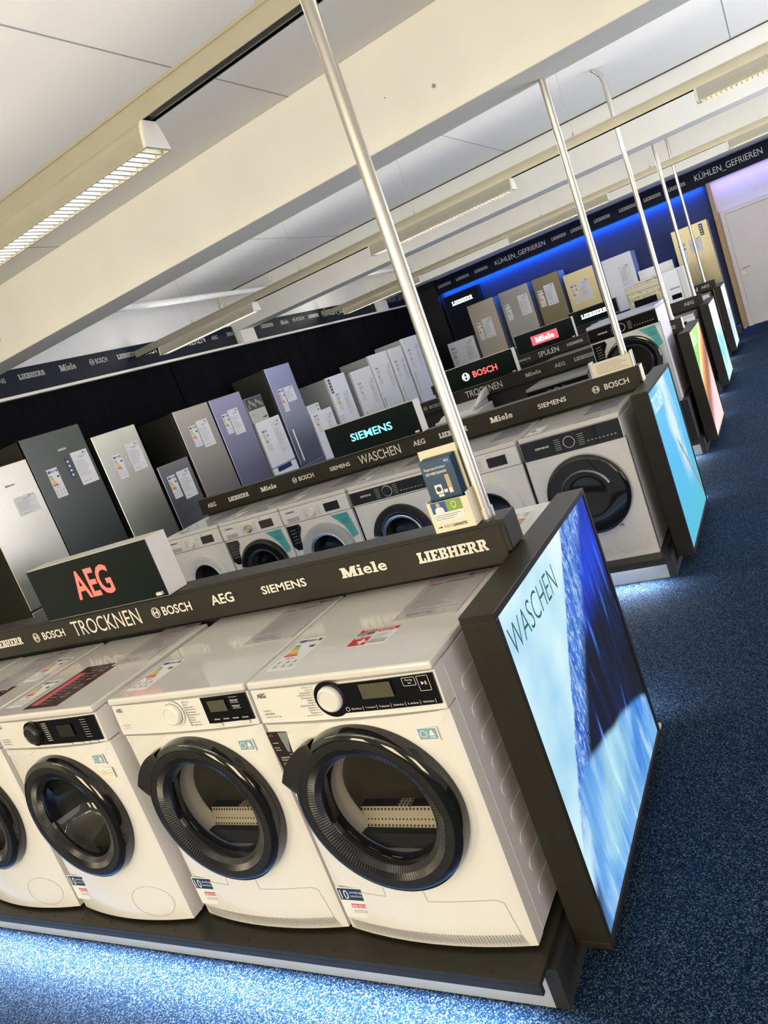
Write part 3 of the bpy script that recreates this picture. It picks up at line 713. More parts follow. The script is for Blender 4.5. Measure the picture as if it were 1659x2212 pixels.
# ------------------------------------------------------------------ chrome poles
PL = ['thick chrome pole rising from the first island behind the brochure holder', 'chrome pole rising from the second island', 'chrome pole from the third island with a bent chrome elbow at its top', 'thin looking chrome pole from the fourth island', 'farthest chrome pole, from the fifth island']
PX = [-0.01, -0.045, -0.085, -0.115, -0.20]
for i in range(5):
    r = root('chrome_pole', PL[i], 'pole', (PX[i], UY[i]+0.588, 1.14), 0, 'chrome poles from island to ceiling')
    z1 = 2.258
    if i == 2:
        MB().tube([(0,0,0), (0,0,1.93)], 0.021, 24).build('tube', M_CHROME, r, smooth=True)
        e = MB().tube([(0,0,1.92), (0,0,2.12), (-0.012,0,2.18), (-0.04,0,2.23), (-0.07,0,2.26)], 0.0225, 20)
        e.build('elbow', M_CHROME, r, smooth=True)
    else:
        MB().tube([(0,0,0), (0,0,z1)], 0.021, 24).build('tube', M_CHROME, r, smooth=True)
    MB().tube([(0,0,0), (0,0,0.032)], 0.0255, 24).build('collar', M_ALU, r, smooth=True, bevel=0)

# ------------------------------------------------------------------ brand signs on the header rails
def sign(label, i, x0, x1, z0, z1, depth, content, group='lit brand signs on the islands'):
    r = root('brand_sign', label, 'lit sign', (x0, UY[i]+0.495, z0), 0, group)
    w, h = x1-x0, z1-z0
    b = MB().box(0, w, 0.004, depth, 0, h); b.build('box', M_SIGNS, r, bevel=0.002)
    MB().box(0.002, w-0.002, 0, 0.004, 0.003, h-0.003).build('front', M_SIGNF, r)
    for c in content:
        if c[0] == 'rect': 
            MB().box(c[1], c[1]+c[3], -0.003, 0, c[2], c[2]+c[4]).build('logo_panel', c[5], r)
        else: lettering(r, c[0], (c[1], 0, c[2]), c[3], c[4], FRONT, c[6] if len(c) > 6 else 0.02, c[5], lift=c[7] if len(c) > 7 else 0.002)
    MB().box(w-0.05, w-0.02, -0.012, 0.0, 0.012, 0.024).build('clip', M_PLAST, r)
sign('black sign with glowing red AEG letters on the first island', 0, -2.085, -1.318, 1.1415, 1.378, 0.105, [('AEG', 0.265, 0.062, 0.235, 0.125, E_RED)])
sign('black sign with glowing cyan SIEMENS letters on the second island', 1, -2.235, -1.46, 1.1415, 1.374, 0.105, [('SIEMENS', 0.20, 0.085, 0.36, 0.058, E_CYAN)])
sign('black sign with white roundel and glowing red BOSCH letters on the third island', 2, -2.36, -1.575, 1.1415, 1.384, 0.105, [('@', 0.19, 0.075, 0.085, 0.085, E_WHITE), ('BOSCH', 0.315, 0.085, 0.275, 0.065, E_RED)])
sign('black sign with glowing red Miele panel on the fourth island', 3, -2.39, -1.58, 1.1415, 1.41, 0.105, [('rect', 0.22, 0.07, 0.37, 0.125, E_REDP), ('Miele', 0.275, 0.098, 0.26, 0.068, E_WHITE, 0.02, 0.005)])
sign('black sign with glowing white LIEBHERR letters on the fifth island', 4, -2.30, -1.50, 1.1415, 1.39, 0.105, [('LIEBHERR', 0.20, 0.09, 0.42, 0.07, E_WHITE)])
# back wall sign
r = root('brand_sign', 'dark wall sign with glowing white LIEBHERR letters at the left end of the back wall', 'lit sign', (-5.34, 13.9, 1.62), 0, 'lit brand signs on the islands')
MB().box(0, 0.80, 0.0, 0.2, 0, 0.93).build('box', M_HEAD, r, bevel=0.004)
lettering(r, 'LIEBHERR', (0.16, 0, 0.70), 0.48, 0.085, FRONT, 0.02, E_WHITE)

# ------------------------------------------------------------------ washing machines and dryers
MW, MH, MD = 0.594, 0.845, 0.585
def bow(x, z, amt):
    u = 2*x/MW-1; return -amt*(1-u*u)*(1.15-0.6*z/MH)
def front_panel(c, r0, z0, z1, amt, n=96):
    """rectangular panel with a round hole, bowed outwards"""
    cx, cz = c; mb = MB(); x0, x1 = 0.0, MW
    angs = sorted([2*PI*k/n for k in range(n)] + [math.atan2(b-cz, a-cx) % (2*PI) for a in (x0, x1) for b in (z0, z1)])
    rings = 6; i0 = 0; N_ = len(angs)
    for t in angs:
        dx, dz = math.cos(t), math.sin(t); s = 9
        if dx > 1e-9: s = min(s, (x1-cx)/dx)
        if dx < -1e-9: s = min(s, (x0-cx)/dx)
        if dz > 1e-9: s = min(s, (z1-cz)/dz)
        if dz < -1e-9: s = min(s, (z0-cz)/dz)
        for k in range(rings+1):
            rr = r0+(s-r0)*k/rings; x, z = cx+dx*rr, cz+dz*rr
            y = bow(x, z, amt)
            e = min(x-x0, x1-x, z-z0)
            if e < 0.012: y += (0.012-e)**2*45
            mb.v.append((x, y, z))
    for s in range(N_):
        s2 = (s+1) % N_
        for k in range(rings):
            a = s*(rings+1)+k; b = s2*(rings+1)+k
            mb.f.append((a, b, b+1, a+1)); mb.mi.append(0)
    # skirt back to the casing
    for s in range(N_):
        s2 = (s+1) % N_; a = s*(rings+1)+rings; b = s2*(rings+1)+rings
        va, vb = mb.v[a], mb.v[b]; i = len(mb.v); mb.v += [(va[0], 0.05, va[2]), (vb[0], 0.05, vb[2])]
        mb.f.append((a, b, i+1, i)); mb.mi.append(0)
    return mb
def arc_lines(mb, c, r, t0, t1, y, w, m=0, n=24):
    for k in range(n):
        a = t0+(t1-t0)*k/n; b = t0+(t1-t0)*(k+1)/n
        mb.quad([(c[0]+r*math.cos(a), y, c[1]+r*math.sin(a)), (c[0]+(r+w)*math.cos(a), y, c[1]+(r+w)*math.sin(a)), (c[0]+(r+w)*math.cos(b), y, c[1]+(r+w)*math.sin(b)), (c[0]+r*math.cos(b), y, c[1]+r*math.sin(b))], m)
def knob(parent, x, z, r, y, mat, mark=None, d=0.013):
    k = MB().lathe([(0.0, y-d+0.001), (r*0.72, y-d+0.001), (r*0.80, y-d-0.002), (r*0.92, y-d), (r, y-d+0.006), (r, y)], (x, z), 40)
    o = k.build('program_knob', mat, parent, smooth=True)
    return o
def aeg_machine(label, x0, y0, kind, cfg, group):
    r = root('tumble_dryer' if kind == 'dryer' else 'washing_machine', label, 'tumble dryer' if kind == 'dryer' else 'washing machine', (x0, y0, 0.14), 0, group)
    c = (0.30, 0.455) if kind == 'dryer' else (0.295, 0.450)
    R = 0.247 if kind == 'dryer' else 0.238
    bm = 0.026
    ca = MB().box(0, MW, 0.05, MD, 0.014, 0.82, skip='f')
    if cfg.get('ribs'):
        for k in range(9):
            zc = 0.715-k*0.078
            pts = [(0.12, -0.02), (0.56, -0.02), (0.56, 0.02), (0.12, 0.02), (0.106, 0.014), (0.10, 0.0), (0.106, -0.014)]
            ca.prism([(a, zc+b) for a, b in pts], (MW, 0, 0), (0,1,0), (0,0,1), (1,0,0), 0.0022)
        ca.box(MW, MW+0.0015, 0.052, 0.056, 0.02, 0.80)
    for (fx, fy) in ((0.05, 0.10), (0.54, 0.10), (0.05, 0.5), (0.54, 0.5)): ca.box(fx-0.02, fx+0.02, fy-0.02, fy+0.02, 0.0, 0.014)
    ca.build('casing', M_SIDE, r, bevel=0.002)
    # lid
    lid = MB().box(0, MW, -0.004, MD, 0.822, 0.845); lid.build('lid', M_LID, r, bevel=0.007, seg=3)
    fp = front_panel(c, R*0.90, 0.012, 0.712, bm); f = fp.build('front_panel', M_WHITE, r, smooth=True)
    # control fascia
    zb = 0.716
    fa = MB(); n = 20
    for k in range(n):
        xa, xb = MW*k/n, MW*(k+1)/n; ya, yb = bow(xa, 0.77, 0.014), bow(xb, 0.77, 0.014)
        fa.quad([(xa, ya, zb), (xb, yb, zb), (xb, yb+0.004, 0.818), (xa, ya+0.004, 0.818)])
        fa.quad([(xa, 0.05, zb), (xb, 0.05, zb), (xb, yb, zb), (xa, ya, zb)])
        fa.quad([(xa, ya+0.004, 0.818), (xb, yb+0.004, 0.818), (xb, 0.05, 0.822), (xa, 0.05, 0.822)])
    fa.quad([(0, 0.05, zb), (0, 0, zb), (0, 0.004, 0.818), (0, 0.05, 0.822)]); fa.quad([(MW, 0, zb), (MW, 0.05, zb), (MW, 0.05, 0.822), (MW, 0.004, 0.818)])
    fs = fa.build('control_fascia', M_WHITE, r, smooth=True)
    def fy(x): return bow(x, 0.77, 0.014)
    def curvedpanel(x0_, x1_, z0_, z1_, lift, mat, name, par, leftround=0.0, n=14):
        mb = MB(); m2 = n
        for k in range(m2):
            a = x0_+(x1_-x0_)*k/m2; b = x0_+(x1_-x0_)*(k+1)/m2
            for (za, zz) in ((z0_, z1_),):
                mb.quad([(a, fy(a)-lift, za), (b, fy(b)-lift, za), (b, fy(b)-lift+0.003, zz), (a, fy(a)-lift+0.003, zz)])
        mb.quad([(x0_, fy(x0_)-lift, z0_), (x0_, fy(x0_)+0.003, z0_), (x0_, fy(x0_)+0.004, z1_), (x0_, fy(x0_)-lift+0.003, z1_)][::-1])
        mb.quad([(x1_, fy(x1_)-lift, z0_), (x1_, fy(x1_)+0.003, z0_), (x1_, fy(x1_)+0.004, z1_), (x1_, fy(x1_)-lift+0.003, z1_)])
        return mb.build(name, mat, par)
    style = cfg['style']
    if style == 'D1':
        d = curvedpanel(0.262, 0.588, 0.733, 0.815, 0.004, M_GLOSSB, 'control_glass', fs)
        bl = MB().lathe([(0.052, fy(0.276)), (0.052, fy(0.276)-0.004), (0.0, fy(0.276)-0.0045)], (0.276, 0.776), 48); bl.build('knob_surround', M_GLOSSB, fs, smooth=True)
        knob(fs, 0.276, 0.779, 0.036, fy(0.276)-0.004, M_PLAST)
        t = MB(); y = fy(0.42)-0.0065
        rect(t, (0.375, y, 0.768), 0.095, 0.042, FRONT, 1)
        put(t, 'Fertig', (0.512, fy(0.53)-0.0055, 0.802), 0.020, 0.006, FRONT, 0, 0); put(t, 'in', (0.518, fy(0.53)-0.0055, 0.795), 0.008, 0.005, FRONT, 0, 0)
        for (a, b, za, zz) in ((0.503, 0.540, 0.790, 0.813), (0.544, 0.576, 0.772, 0.813)):
            yy = fy((a+b)/2)-0.0055
            for q in ((a, b, za, za+0.0012), (a, b, zz-0.0012, zz), (a, a+0.0012, za, zz), (b-0.0012, b, za, zz)): rect(t, (q[0], yy, q[2]), q[1]-q[0], q[3]-q[2], FRONT, 0)
        yy = fy(0.56)-0.0056; poly(t, (0.553, yy, 0.788), [(0,0),(0.008,0.005),(0,0.010)], FRONT, 0); rect(t, (0.563, yy, 0.788), 0.0015, 0.010, FRONT, 0); rect(t, (0.566, yy, 0.788), 0.0015, 0.010, FRONT, 0)
        arc_lines(t, (0.318, 0.744), 0.005, 0, 2*PI, fy(0.318)-0.0055, 0.0012, 0, 16)
        for k, wd in enumerate(('Ein/Aus', 'Trockengrad', 'Trockenzeit', 'Knitterschutz', 'Leise', 'Schontrocken')):
            xa = 0.330+k*0.042; put(t, wd, (xa, fy(xa)-0.0055, 0.741), 0.030, 0.0055, FRONT, 0, 0)
            rect(t, (xa+0.035, fy(xa)-0.0055, 0.738), 0.001, 0.012, FRONT, 0)
        t.build('display_print', [M_LETW, P('display_grey', (0.09, 0.09, 0.06), 0.1)], fs)
        t = MB()
        for k, wd in enumerate(('MixDry', 'Eco', 'Baumwolle', 'Pflegeleicht', 'Feinwäsche', 'Wolle', 'Seide', 'Bettwäsche XL', 'Outdoor', 'Hygiene', 'Daunen', 'Sportwäsche')):
            w = 0.0036*len(wd); zz = 0.812-k*0.0075; put(t, wd, (0.212-w, fy(0.2)-0.001, zz), w, 0.005, FRONT, 0, 0)
            rect(t, (0.214, fy(0.22)-0.001, zz+0.002), 0.008+0.006*abs(k-5.5)/5.5, 0.0007, FRONT, 0)
        put(t, 'AEG', (0.021, fy(0.03)-0.0012, 0.794), 0.030, 0.014, FRONT, 0.02, 0)
        for k, wd in enumerate(('Exclusiv', '8000 SERIES', 'AbsoluteCare 9 kg')): put(t, wd, (0.025, fy(0.05)-0.0012, 0.752-k*0.010), 0.0032*len(wd), 0.005, FRONT, 0, 0)
        t.build('lettering', M_INK, fs)
    elif style == 'D2':
        curvedpanel(0.415, 0.588, 0.735, 0.818, 0.004, M_GLOSSB, 'control_glass', fs)
        arc = MB().lathe([(0.042, fy(0.29)), (0.042, fy(0.29)-0.003), (0.036, fy(0.29)-0.003)], (0.285, 0.778), 40); arc.build('knob_surround', M_PLAST, fs, smooth=True)
        knob(fs, 0.285, 0.778, 0.034, fy(0.285)-0.003, M_WHITE)
        t = MB(); y = fy(0.46)-0.0062
        rect(t, (0.440, y, 0.772), 0.070, 0.036, FRONT, 1)
        for k in range(5): rect(t, (0.527, fy(0.55)-0.0055, 0.775+k*0.009), 0.032, 0.0009, FRONT, 0)
        put(t, 'Zeitvorwahl', (0.528, fy(0.55)-0.0056, 0.797), 0.028, 0.005, FRONT, 0, 0); put(t, 'Trockenzeit', (0.528, fy(0.55)-0.0056, 0.779), 0.028, 0.005, FRONT, 0, 0)
        for k in range(4): rect(t, (0.44+k*0.037, fy(0.48)-0.0057, 0.745), 0.024, 0.004, FRONT, 2)
        t.build('display_print', [M_LETW, P('display_grey', (0.09, 0.09, 0.06), 0.1), M_INKG], fs)
        t = MB()
        for k, wd in enumerate(('MixDry', 'Eco', 'Baumwolle', 'Pflegeleicht', 'Feinwäsche', 'Bettwäsche XL', 'Outdoor', 'Daunen', 'Sportwäsche', 'Auffrischen')):
            zz = 0.808-k*0.0085; rect(t, (0.336, fy(0.33)-0.001, zz), 0.003, 0.006, FRONT, 0); put(t, wd, (0.343, fy(0.36)-0.001, zz), 0.0034*len(wd), 0.005, FRONT, 0, 0)
        put(t, 'AEG', (0.021, fy(0.03)-0.0012, 0.796), 0.026, 0.013, FRONT, 0.02, 0)
        put(t, '7000 SERIES', (0.022, fy(0.05)-0.0012, 0.748), 0.036, 0.004, FRONT, 0, 1); put(t, 'SensiDry 8 kg', (0.022, fy(0.05)-0.0012, 0.738), 0.036, 0.004, FRONT, 0, 1)
        t.build('lettering', [M_INK, M_INKG], fs)
        for (a) in (0.43, 0.535):
            MB().box(a, a+0.032, fy(a)-0.004, fy(a), 0.7215, 0.7335).build('push_button', M_PLAST, fs, bevel=0.002)
    else:
        d = curvedpanel(0.245, 0.585, 0.726, 0.815, 0.004, M_GLOSSB, 'control_glass', fs)
        bl = MB().lathe([(0.046, fy(0.25)), (0.046, fy(0.25)-0.008), (0.0, fy(0.25)-0.0085)], (0.245, 0.772), 48); bl.build('knob_surround', M_GLOSSB, fs, smooth=True)
        knob(fs, 0.245, 0.772, 0.036, fy(0.245)-0.006, M_SATB)
        t = MB()
        for k in range(9):
            zz = 0.805-k*0.008; rect(t, (0.312, fy(0.33)-0.0056, zz), 0.026, 0.003, FRONT, 0)
        for k in range(8):
            zz = 0.805-k*0.009; rect(t, (0.515, fy(0.53)-0.0056, zz), 0.030, 0.0016, FRONT, 0)
        rect(t, (0.385, fy(0.42)-0.0062, 0.75), 0.08, 0.045, FRONT, 1)
        t.build('display_print', [M_LETG, P('display_dark', (0.03, 0.03, 0.025), 0.1)], fs)
        t = MB(); put(t, 'AEG', (0.021, fy(0.03)-0.0012, 0.796), 0.030, 0.014, FRONT, 0.02, 0)
        for k in range(3): rect(t, (0.022, fy(0.05)-0.0012, 0.75-k*0.009), 0.05, 0.003, FRONT, 1)
        t.build('lettering', [M_INK, M_INKG], fs)
        for a in (0.40, 0.455, 0.49, 0.53):
            MB().box(a, a+0.026, fy(a)-0.004, fy(a), 0.7175, 0.7245).build('push_button', M_PLAST, fs, bevel=0.001)
    # handle recess band below the fascia at the left
    rb = MB(); rb.quad([(0.012, bow(0.012, 0.7, bm)-0.0015, 0.690), (0.165, bow(0.165, 0.7, bm)-0.0015, 0.690), (0.215, bow(0.215, 0.7, bm)-0.0015, 0.712), (0.012, bow(0.012, 0.7, bm)-0.0015, 0.712)])
    rb.build('grip_strip', M_PLAST, r)
    # ---- door
    yb = bow(c[0], c[1], bm)-0.006
    dp = [(R, yb+0.022), (R+0.002, yb), (R-0.003, yb-0.022), (R-0.014, yb-0.030), (R-0.022, yb-0.031)]
    door = MB().lathe(dp, c, 120).build('door', M_GLOSSB, r, smooth=True)
    MB().lathe([(R-0.022, yb-0.031), (R-0.026, yb-0.0315), (R-0.046, yb-0.030)], c, 120).build('door_rim', M_SATB, door, smooth=True)
    MB().lathe([(R-0.046, yb-0.030), (R-0.064, yb-0.024), (R-0.078, yb-0.012)], c, 300, ridge=0.0022).build('ridged_ring', M_RIDGE, door)
    Rg = R-0.078
    MB().lathe([(Rg, yb-0.012), (Rg-0.004, yb-0.004), (Rg-0.006, yb+0.03)], c, 96).build('inner_rim', M_GLOSSB, door, smooth=True)
    if kind == 'dryer':
        h = MB(); t0, t1, n = math.radians(120), math.radians(163), 20; ro = []
        for k in range(n+1):
            t = t0+(t1-t0)*k/n; q = k/n
            rr = R+0.004+(0.036*(q/0.9)**0.7 if q <= 0.9 else 0.036*((1-q)/0.1))
            ro.append((t, rr))
        for k in range(n):
            (a, ra), (b, rb_) = ro[k], ro[k+1]; ri = R-0.022
            P4 = lambda t, rr, y: (c[0]+rr*math.cos(t), y, c[1]+rr*math.sin(t))
            h.quad([P4(a, ri, yb-0.032), P4(a, ra, yb-0.026), P4(b, rb_, yb-0.026), P4(b, ri, yb-0.032)])
            h.quad([P4(a, ra, yb-0.026), P4(a, ra, yb+0.004), P4(b, rb_, yb+0.004), P4(b, rb_, yb-0.026)])
            h.quad([P4(a, ra, yb+0.004), P4(a, ri, yb+0.004), P4(b, ri, yb+0.004), P4(b, rb_, yb+0.004)])
        h.build('door_handle', M_SATB, door, smooth=False)
        MB().lathe([(Rg-0.003, yb+0.002), (Rg*0.6, yb-0.004), (0.0, yb-0.006)], c, 64).build('door_glass', M_GLASS, door, smooth=True)
        MB().lathe([(Rg+0.012, yb+0.02), (Rg+0.008, 0.04), (Rg-0.004, 0.055), (Rg-0.004, 0.065)], c, 64).build('drum_mouth', M_GASK, r, smooth=True)
        MB().lathe([(Rg-0.004, 0.065), (0.27, 0.075), (0.27, 0.42), (0.0, 0.44)], (0.297, 0.44), 64).build('drum', M_DDRUM, r, smooth=True)
        bp = MB()
        for a in range(-5, 6):
            for b in range(-2, 6):
                x, z = a*0.055+(0.027 if b % 2 else 0), b*0.048
                if x*x+z*z < 0.055: bp.lathe([(0.017, 0.439-0.02*(1-(x*x+z*z)**.5/0.27)+0.012), (0.013, 0.428), (0.0, 0.424)], (0.297+x, 0.44+z), 12)
        bp.build('drum_studs', M_DDRUM, r, smooth=True)
        fl = MB(); t0, t1 = math.radians(218), math.radians(322); n = 16
        yq = 0.06
        za = c[1]-0.088
        fl.quad([(c[0]-0.150, 0.045, za-0.03), (c[0]+0.150, 0.045, za-0.03), (c[0]+0.150, 0.075, za+0.015), (c[0]-0.150, 0.075, za+0.015)]); fl.quad([(c[0]-0.150, 0.075, za+0.015), (c[0]+0.150, 0.075, za+0.015), (c[0]+0.150, 0.105, za+0.018), (c[0]-0.150, 0.105, za+0.018)], 1)
        fl.box(c[0]-0.02, c[0]+0.02, 0.070, 0.10, za+0.012, za+0.022)
        fl.build('lint_filter', [M_PERF, M_SATB], r)
        MB().box(c[0]-0.150, c[0]+0.150, 0.02, 0.045, c[1]-0.165, za-0.03).build('filter_front', M_BLACKM, r)
        gr = MB(); x = 0.03
        while x < 0.572:
            z0_ = 0.026; y = bow(x, 0.04, bm)-0.0015
            e = min(x, MW-x)
            if e < 0.012: y += (0.012-e)**2*45
            gr.quad([(x, y, z0_), (x+0.0042, y, z0_), (x-0.0030, y-0.0005, z0_+0.030), (x-0.0072, y-0.0005, z0_+0.030)]); x += 0.0092
        gr.build('vent_grille', M_INKG, r)
        ln = MB()
        def seam(a, b):
            (xa, za_), (xb, zb_) = a, b
            n_ = 8
            for k in range(n_):
                x1_, z1_ = xa+(xb-xa)*k/n_, za_+(zb_-za_)*k/n_; x2_, z2_ = xa+(xb-xa)*(k+1)/n_, za_+(zb_-za_)*(k+1)/n_
                d = Vector((x2_-x1_, z2_-z1_)).normalized(); nx, nz = -d.y*0.0007, d.x*0.0007
                ln.quad([(x1_-nx, bow(x1_, z1_, bm)-0.0008, z1_-nz), (x2_-nx, bow(x2_, z2_, bm)-0.0008, z2_-nz), (x2_+nx, bow(x2_, z2_, bm)-0.0008, z2_+nz), (x1_+nx, bow(x1_, z1_, bm)-0.0008, z1_+nz)])
        seam((0.03, 0.165), (0.20, 0.165)); seam((0.20, 0.165), (0.20, 0.195)); seam((0.33, 0.21), (0.335, 0.160)); seam((0.335, 0.160), (0.53, 0.165)); seam((0.53, 0.165), (0.55, 0.155)); seam((0.55, 0.155), (0.57, 0.02)); seam((0.02, 0.02), (0.575, 0.02))
        ln.build('seam', M_INKG, r)
    else:
        MB().lathe([(Rg-0.002, yb+0.0), (Rg*0.86, yb+0.03), (Rg*0.72, yb+0.10), (Rg*0.5, yb+0.125), (0.0, yb+0.13)], c, 64).build('door_glass', M_GLASS, door, smooth=True)
        MB().lathe([(Rg+0.014, yb+0.02), (Rg+0.014, 0.05), (Rg+0.0, 0.10), (Rg+0.006, 0.14)], c, 64).build('door_gasket', P('dark_gasket', (0.09, 0.09, 0.085), 0.45), r, smooth=True)
        MB().lathe([(Rg+0.006, 0.14), (0.24, 0.15), (0.24, 0.46), (0.0, 0.47)], c, 64).build('drum', M_DPERF, r, smooth=True)
        rb = MB()
        for k in range(3):
            t = math.radians(100+120*k); d = Vector((math.cos(t), math.sin(t))); e = Vector((-d.y, d.x))
            p1 = Vector(c)+d*0.235
            pts = [p1+e*0.04, p1-d*0.06, p1-e*0.04]
            rb.prism([tuple(q) for q in pts], (0, 0.16, 0), (1,0,0), (0,0,1), (0,1,0), 0.28)
        rb.build('drum_paddle', M_DRUM, r)
        ln = MB(); cc = (0.46, 0.095)
        n = 32
        for k in range(n):
            a = 2*PI*k/n; b = 2*PI*(k+1)/n
            q = []
            for (t, s) in ((a, 1), (b, 1), (b, 0.985), (a, 0.985)):
                x, z = cc[0]+0.095*s*math.cos(t), cc[1]+0.062*s*math.sin(t); q.append((x, bow(x, z, bm)-0.001, z))
            ln.quad(q)
        ln.build('seam', M_INKG, r)
    # ---- stickers
    yq = bow(0.08, 0.15, bm)+0.004
    g = guarantee_mb(0.022, 0.072, yq-0.006); g.build('guarantee_sticker', GU, r)
    ew = MB(); ye = bow(0.515, 0.66, bm)-0.001
    ew.box(0.490, 0.550, ye-0.001, ye, 0.636, 0.674, 0); rect(ew, (0.494, ye-0.0016, 0.642), 0.052, 0.030, FRONT, 1)
    arc_lines(ew, (0.508, 0.657), 0.008, 0, 2*PI, ye-0.0022, 0.002, 0, 20)
    poly(ew, (0.524, ye-0.0022, 0.652), [(0,0),(0.016,0),(0.012,0.012),(0.008,0.016),(0.004,0.012)], FRONT, 0); rect(ew, (0.519, ye-0.0022, 0.648), 0.0008, 0.02, FRONT, 0); rect(ew, (0.524, ye-0.0022, 0.646), 0.016, 0.003, FRONT, 0)
    ew.build('care_label', [M_PAPER, M_PBLUE], r)
    if cfg.get('gold'):
        gw = MB(); gw.box(0.500, 0.565, ye-0.001, ye, 0.585, 0.625, 0)
        arc_lines(gw, (0.517, 0.605), 0.011, 0, 2*PI, ye-0.0018, 0.0015, 1, 20); arc_lines(gw, (0.547, 0.605), 0.011, 0, 2*PI, ye-0.0018, 0.0015, 1, 20)
        put(gw, '20', (0.511, ye-0.0019, 0.600), 0.012, 0.010, FRONT, 0, 1); rect(gw, (0.540, ye-0.0019, 0.603), 0.014, 0.003, FRONT, 1)
        gw.build('test_label', [M_PAPER, M_YEL], r)
    if cfg.get('leaflet'):
        lf = MB(); y = bow(0.04, 0.6, bm)-0.003; pts = [(0.004, 0.690), (0.118, 0.690), (0.128, 0.672), (0.070, 0.615), (0.040, 0.560), (0.030, 0.545), (0.012, 0.545)]
        lf.prism(pts[::-1], (0, y+0.002, 0), (1,0,0), (0,0,1), (0,-1,0), 0.002, 0)
        y -= 0.0008
        poly(lf, (0, y, 0), [(0.045,0.688),(0.080,0.688),(0.064,0.625),(0.055,0.628)], FRONT, 1); poly(lf, (0, y, 0), [(0.086,0.688),(0.117,0.688),(0.124,0.672),(0.086,0.628)], FRONT, 1)
        put(lf, 'AEG', (0.010, y, 0.676), 0.016, 0.008, FRONT, 0.02, 2)
        put(lf, 'GARANTIERT', (0.022, y, 0.606), 0.034, 0.005, FRONT, 0, 3); put(lf, 'FEIN EINLAUFEN', (0.022, y, 0.598), 0.028, 0.005, FRONT, 0, 3)
        for k in range(4): rect(lf, (0.022, y, 0.590-k*0.005), 0.024-0.003*k, 0.0012, FRONT, 3)
        for (a, b) in ((0.014, 0.655), (0.012, 0.640), (0.014, 0.632), (0.058, 0.618)): rect(lf, (a, y, b), 0.02, 0.0015, FRONT, 3)
        lf.build('promotional_sticker', [P('sticker_brown', (0.028, 0.018, 0.018), 0.3), P('print_grey_legs', (0.22, 0.24, 0.24), 0.4), M_RED, M_LETW], r)
    # ---- things printed on the lid
    zt = 0.845
    if cfg.get('energy'):
        ex, ey = cfg['energy']; energy_mb(0.095, 0.19, TOP, (ex, ey, zt), 0.0006).build('energy_label', EN, r)
    if cfg.get('test'):
        ts = MB(); p = Vector((0.262, 0.142, zt)); mq = lambda a, b, l=0.0008: p+Vector((a, b, l))
        ts.box(p.x, p.x+0.132, p.y, p.y+0.098, zt, zt+0.0006, 0)
        rect(ts, mq(0.0, 0.080), 0.132, 0.018, TOP, 1); put(ts, 'TESTSIEGER', mq(0.012, 0.084, 0.0014), 0.108, 0.010, TOP, 0.02, 0)
        rect(ts, mq(0.0, 0.0), 0.060, 0.050, TOP, 1); put(ts, '+', mq(0.026, 0.004, 0.0014), 0.03, 0.034, TOP, 0.04, 0); put(ts, 'test', mq(0.004, 0.040, 0.0014), 0.024, 0.008, TOP, 0.02, 0)
        rect(ts, mq(0.0, 0.066), 0.058, 0.012, TOP, 2); put(ts, 'STIFTUNG', mq(0.003, 0.068, 0.0014), 0.03, 0.007, TOP, 0.01, 0); put(ts, 'WARENTEST', mq(0.003, 0.055), 0.052, 0.008, TOP, 0.02, 2)
        put(ts, 'GUT (2,0)', mq(0.066, 0.070), 0.050, 0.008, TOP, 0.02, 2)
        for k in range(4): rect(ts, mq(0.066, 0.058-k*0.008), 0.054-0.006*k, 0.0025, TOP, 3)
        for k in range(3): rect(ts, mq(0.066, 0.024-k*0.008), 0.058, 0.003, TOP, 2)
        ts.build('test_sticker', [M_PAPER, M_RED, M_INK, M_INKG], r)
    if cfg.get('maroon'):
        mm = MB(); x_, y_, w_, h_ = cfg['maroon']; mm.box(x_, x_+w_, y_, y_+h_, zt, zt+0.0008, 0)
        rect(mm, (x_+0.02, y_+0.02, zt+0.0014), w_*0.22, h_*0.75, TOP, 1)
        for k in range(4): arc2 = (x_+w_*0.68, y_+h_*(0.2+0.2*k)); rect(mm, (arc2[0], arc2[1], zt+0.0014), w_*0.14, h_*0.1, TOP, 2); rect(mm, (arc2[0]+0.004, arc2[1]+0.004, zt+0.0020), w_*0.14-0.008, h_*0.1-0.008, TOP, 0)
        for k in range(12): rect(mm, (x_+w_*0.36, y_+h_*(0.08+0.07*k), zt+0.0014), w_*0.2, 0.003, TOP, 2)
        mm.build('promotional_sticker', [M_MAR, M_PINK, M_LETG], r)
    return r
G1 = 'white front loaders on the first island'
aeg_machine('white tumble dryer next to the water light box, TESTSIEGER sticker on its lid', -0.600, 0.0, 'dryer', dict(style='D1', ribs=True, leaflet=True, energy=(0.035, 0.055), test=True), G1)
aeg_machine('white tumble dryer with small square display, second machine from the water light box', -1.206, 0.0, 'dryer', dict(style='D2', energy=(0.045, 0.045)), G1)
aeg_machine('white washing machine with black panel and round test labels, between dryer and left picture edge', -1.845, -0.03, 'washer', dict(style='W', gold=True, energy=(0.02, 0.06), maroon=(0.17, 0.03, 0.20, 0.30)), G1)
aeg_machine('white washing machine cut by the left edge of the picture', -2.475, -0.03, 'washer', dict(style='W', energy=(0.44, 0.28), maroon=(0.30, 0.03, 0.14, 0.22)), G1)
aeg_machine('white washing machine at the far left, only its lid peeping into view', -3.09, -0.02, 'washer', dict(style='W', maroon=(0.25, 0.1, 0.25, 0.3)), G1)
